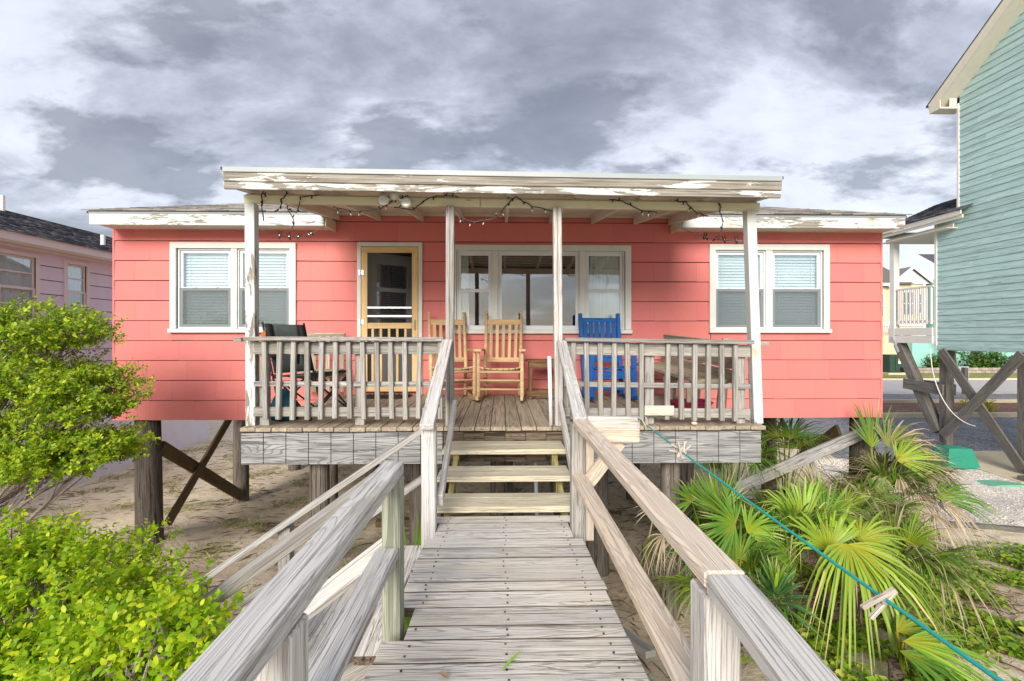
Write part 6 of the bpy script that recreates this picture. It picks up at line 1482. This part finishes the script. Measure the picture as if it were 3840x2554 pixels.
tag(leaves('vine_grass', np.stack([x, y, gz(x, y)], -1), np.stack([g.normal(0, .4, n), g.normal(0, .4, n), np.ones(n)], -1), g.normal(0, 1, (n, 3)), g.uniform(.08, .22, n), np.full(n, .007), M['grass'], None, 'blade', .1), 'thin grass blades among vines at lower right', 'grass', kind='stuff')
def dens_l(x, y): return np.clip(fb(x, y, 1.3) * np.exp(-((x - 4.0) / 2.2) ** 2) * np.exp(-((y - 5.6) / 1.3) ** 2) * 1.3 + .12 * np.exp(-((x - 1.2) / 1.0) ** 2) * (y < 6), 0, 1)
x, y, g = scatter(20000, .6, 8.5, 2.5, 8.5, dens_l, 33); n = len(x); az = g.uniform(0, 6.28, n)
tag(leaves('dry_leaf_litter', np.stack([x, y, gz(x, y) + g.uniform(.005, .05, n)], -1), np.stack([np.cos(az), np.sin(az), g.normal(0, .15, n)], -1), np.tile((0, 0, 1.0), (n, 1)) + g.normal(0, .3, (n, 3)), g.uniform(.05, .28, n), g.uniform(.006, .016, n), M['litter'], None, 'rhomb'), 'tan dry palm litter on sand under the palmettos', 'litter', kind='stuff')
# thin weeds and runners on the sand at left
def dens_w(x, y): return np.clip((fb(x, y, 2.2) - .52) * 2.4, 0, 1) * np.clip((-1.9 - x) / 1.8 + (y - 6.3) * .25, 0, 1) * np.clip((y - 3.4) / 2, 0, 1)
x, y, g = scatter(60000, -9.2, -1.2, 3.4, 15, dens_w, 34); n = len(x); az = g.uniform(0, 6.28, n)
tag(leaves('dune_weeds', np.stack([x, y, gz(x, y) + .004], -1), np.stack([np.cos(az), np.sin(az), g.uniform(.1, .9, n)], -1), g.normal(0, 1, (n, 3)) + np.array((0, 0, .8)), g.uniform(.03, .10, n), g.uniform(.008, .018, n), M['grass'], None, 'rhomb'), 'sparse green weeds on sand left of the pink house', 'weeds', kind='stuff')
x, y, g = scatter(8000, -9.2, 4, 3.4, 15, lambda x, y: np.clip(fb(x, y, 1.7) * .9 + .05, 0, 1), 35); n = len(x); az = g.normal(.35, .5, n)
tag(leaves('dry_stems', np.stack([x, y, gz(x, y) + .006], -1), np.stack([np.cos(az), np.sin(az), g.uniform(-.02, .06, n)], -1), np.tile((0, 0, 1.0), (n, 1)), g.uniform(.08, .35, n), g.uniform(.004, .008, n), M['litter'], None, 'rhomb'), 'dry brown stems lying on sand under the house', 'litter', kind='stuff')
# far planting
def blob_shrub(name, c, r, label, mt, n, ls, seed, group=None):
    shrub(name, (c[0], c[1], ZG), label, [(c, r, 1.0), ((c[0] - r[0] * .4, c[1], c[2] - r[2] * .2), (r[0] * .7, r[1] * .8, r[2] * .8), .6), ((c[0] + r[0] * .45, c[1], c[2] - r[2] * .25), (r[0] * .6, r[1] * .8, r[2] * .7), .5)], n, 8, ls, mt, group, 'oval', [(c[0], c[1], ZG)], seed=seed)
blob_shrub('yellow_shrub', (20.75, 20.2, .05), (.62, .5, .35), 'small yellow green shrub in the mulch bed', M['leaf_yellow'], 260, .07, 41)
blob_shrub('evergreen_shrub', (45.5, 43.6, .75), (1.9, 1.2, 1.1), 'wide evergreen shrub before the teal house entry', M['leaf_dark'], 420, .22, 42)
blob_shrub('evergreen_shrub', (42.3, 45, .55), (1.1, .8, .7), 'low evergreen shrub beside yellow house corner', M['leaf_dark'], 220, .2, 43)
for (x, y, h, lb, sd_) in ((38.6, 44.5, 2.9, 'small curved palm in front of the yellow house', 51), (44.6, 45.8, 1.6, 'short spiky palm left of the teal house entry', 52), (50.6, 44.6, 1.0, 'thin spiky yucca in front of teal house', 53)):
    t = thing('palm_tree', (x, y, ZG), lb, 'palm', 'palms across the street'); b = MB(); b.tube([(x, y, ZG), (x + .1, y, ZG + h * .5), (x, y, ZG + h)], [.16, .13, .12], 8); b.build('trunk', M['bark'], t); g = np.random.default_rng(sd_)
    for k in range(15):
        az = k * 2.4; el = g.uniform(-.1, 1.2); d = np.array((math.cos(az) * math.cos(el), math.sin(az) * math.cos(el), math.sin(el)))
        V, F, U = frond_geo((x, y, ZG + h), d, (0, 0, 1) if el < 1 else (0, -1, .2), 1.5 if h > 1.2 else .9, .45, 7, .45, .10, rg=g); np_mesh('frond', np.array(V), np.array(F), M['frond'], t, np.array(U))
# one fallen leaf and a blade lying on the planks
t = MB(); V, F, U = frond_geo((.0, 1.62, wz(1.62) + .006), (.55, .55, .18), (0, 0, 1), .20, .001, 2, .0, .014, cup=.02, seg=4)
tag(np_mesh('grass_blade', np.array(V[:15]), np.array(F[:8]), M['frond_bright'], None, np.array(U[:15])), 'single green grass blade lying on the boardwalk planks', 'blade')
V, F, U = frond_geo((-.175, 1.585, wz(1.58) + .006), (-.5, .25, .05), (0, 0, 1), .07, .001, 2, .0, .02, cup=.1, seg=4)
tag(np_mesh('dead_leaf', np.array(V[:15]), np.array(F[:8]), M['litter'], None, np.array(U[:15])), 'curled brown dead leaf on the boardwalk planks', 'leaf')
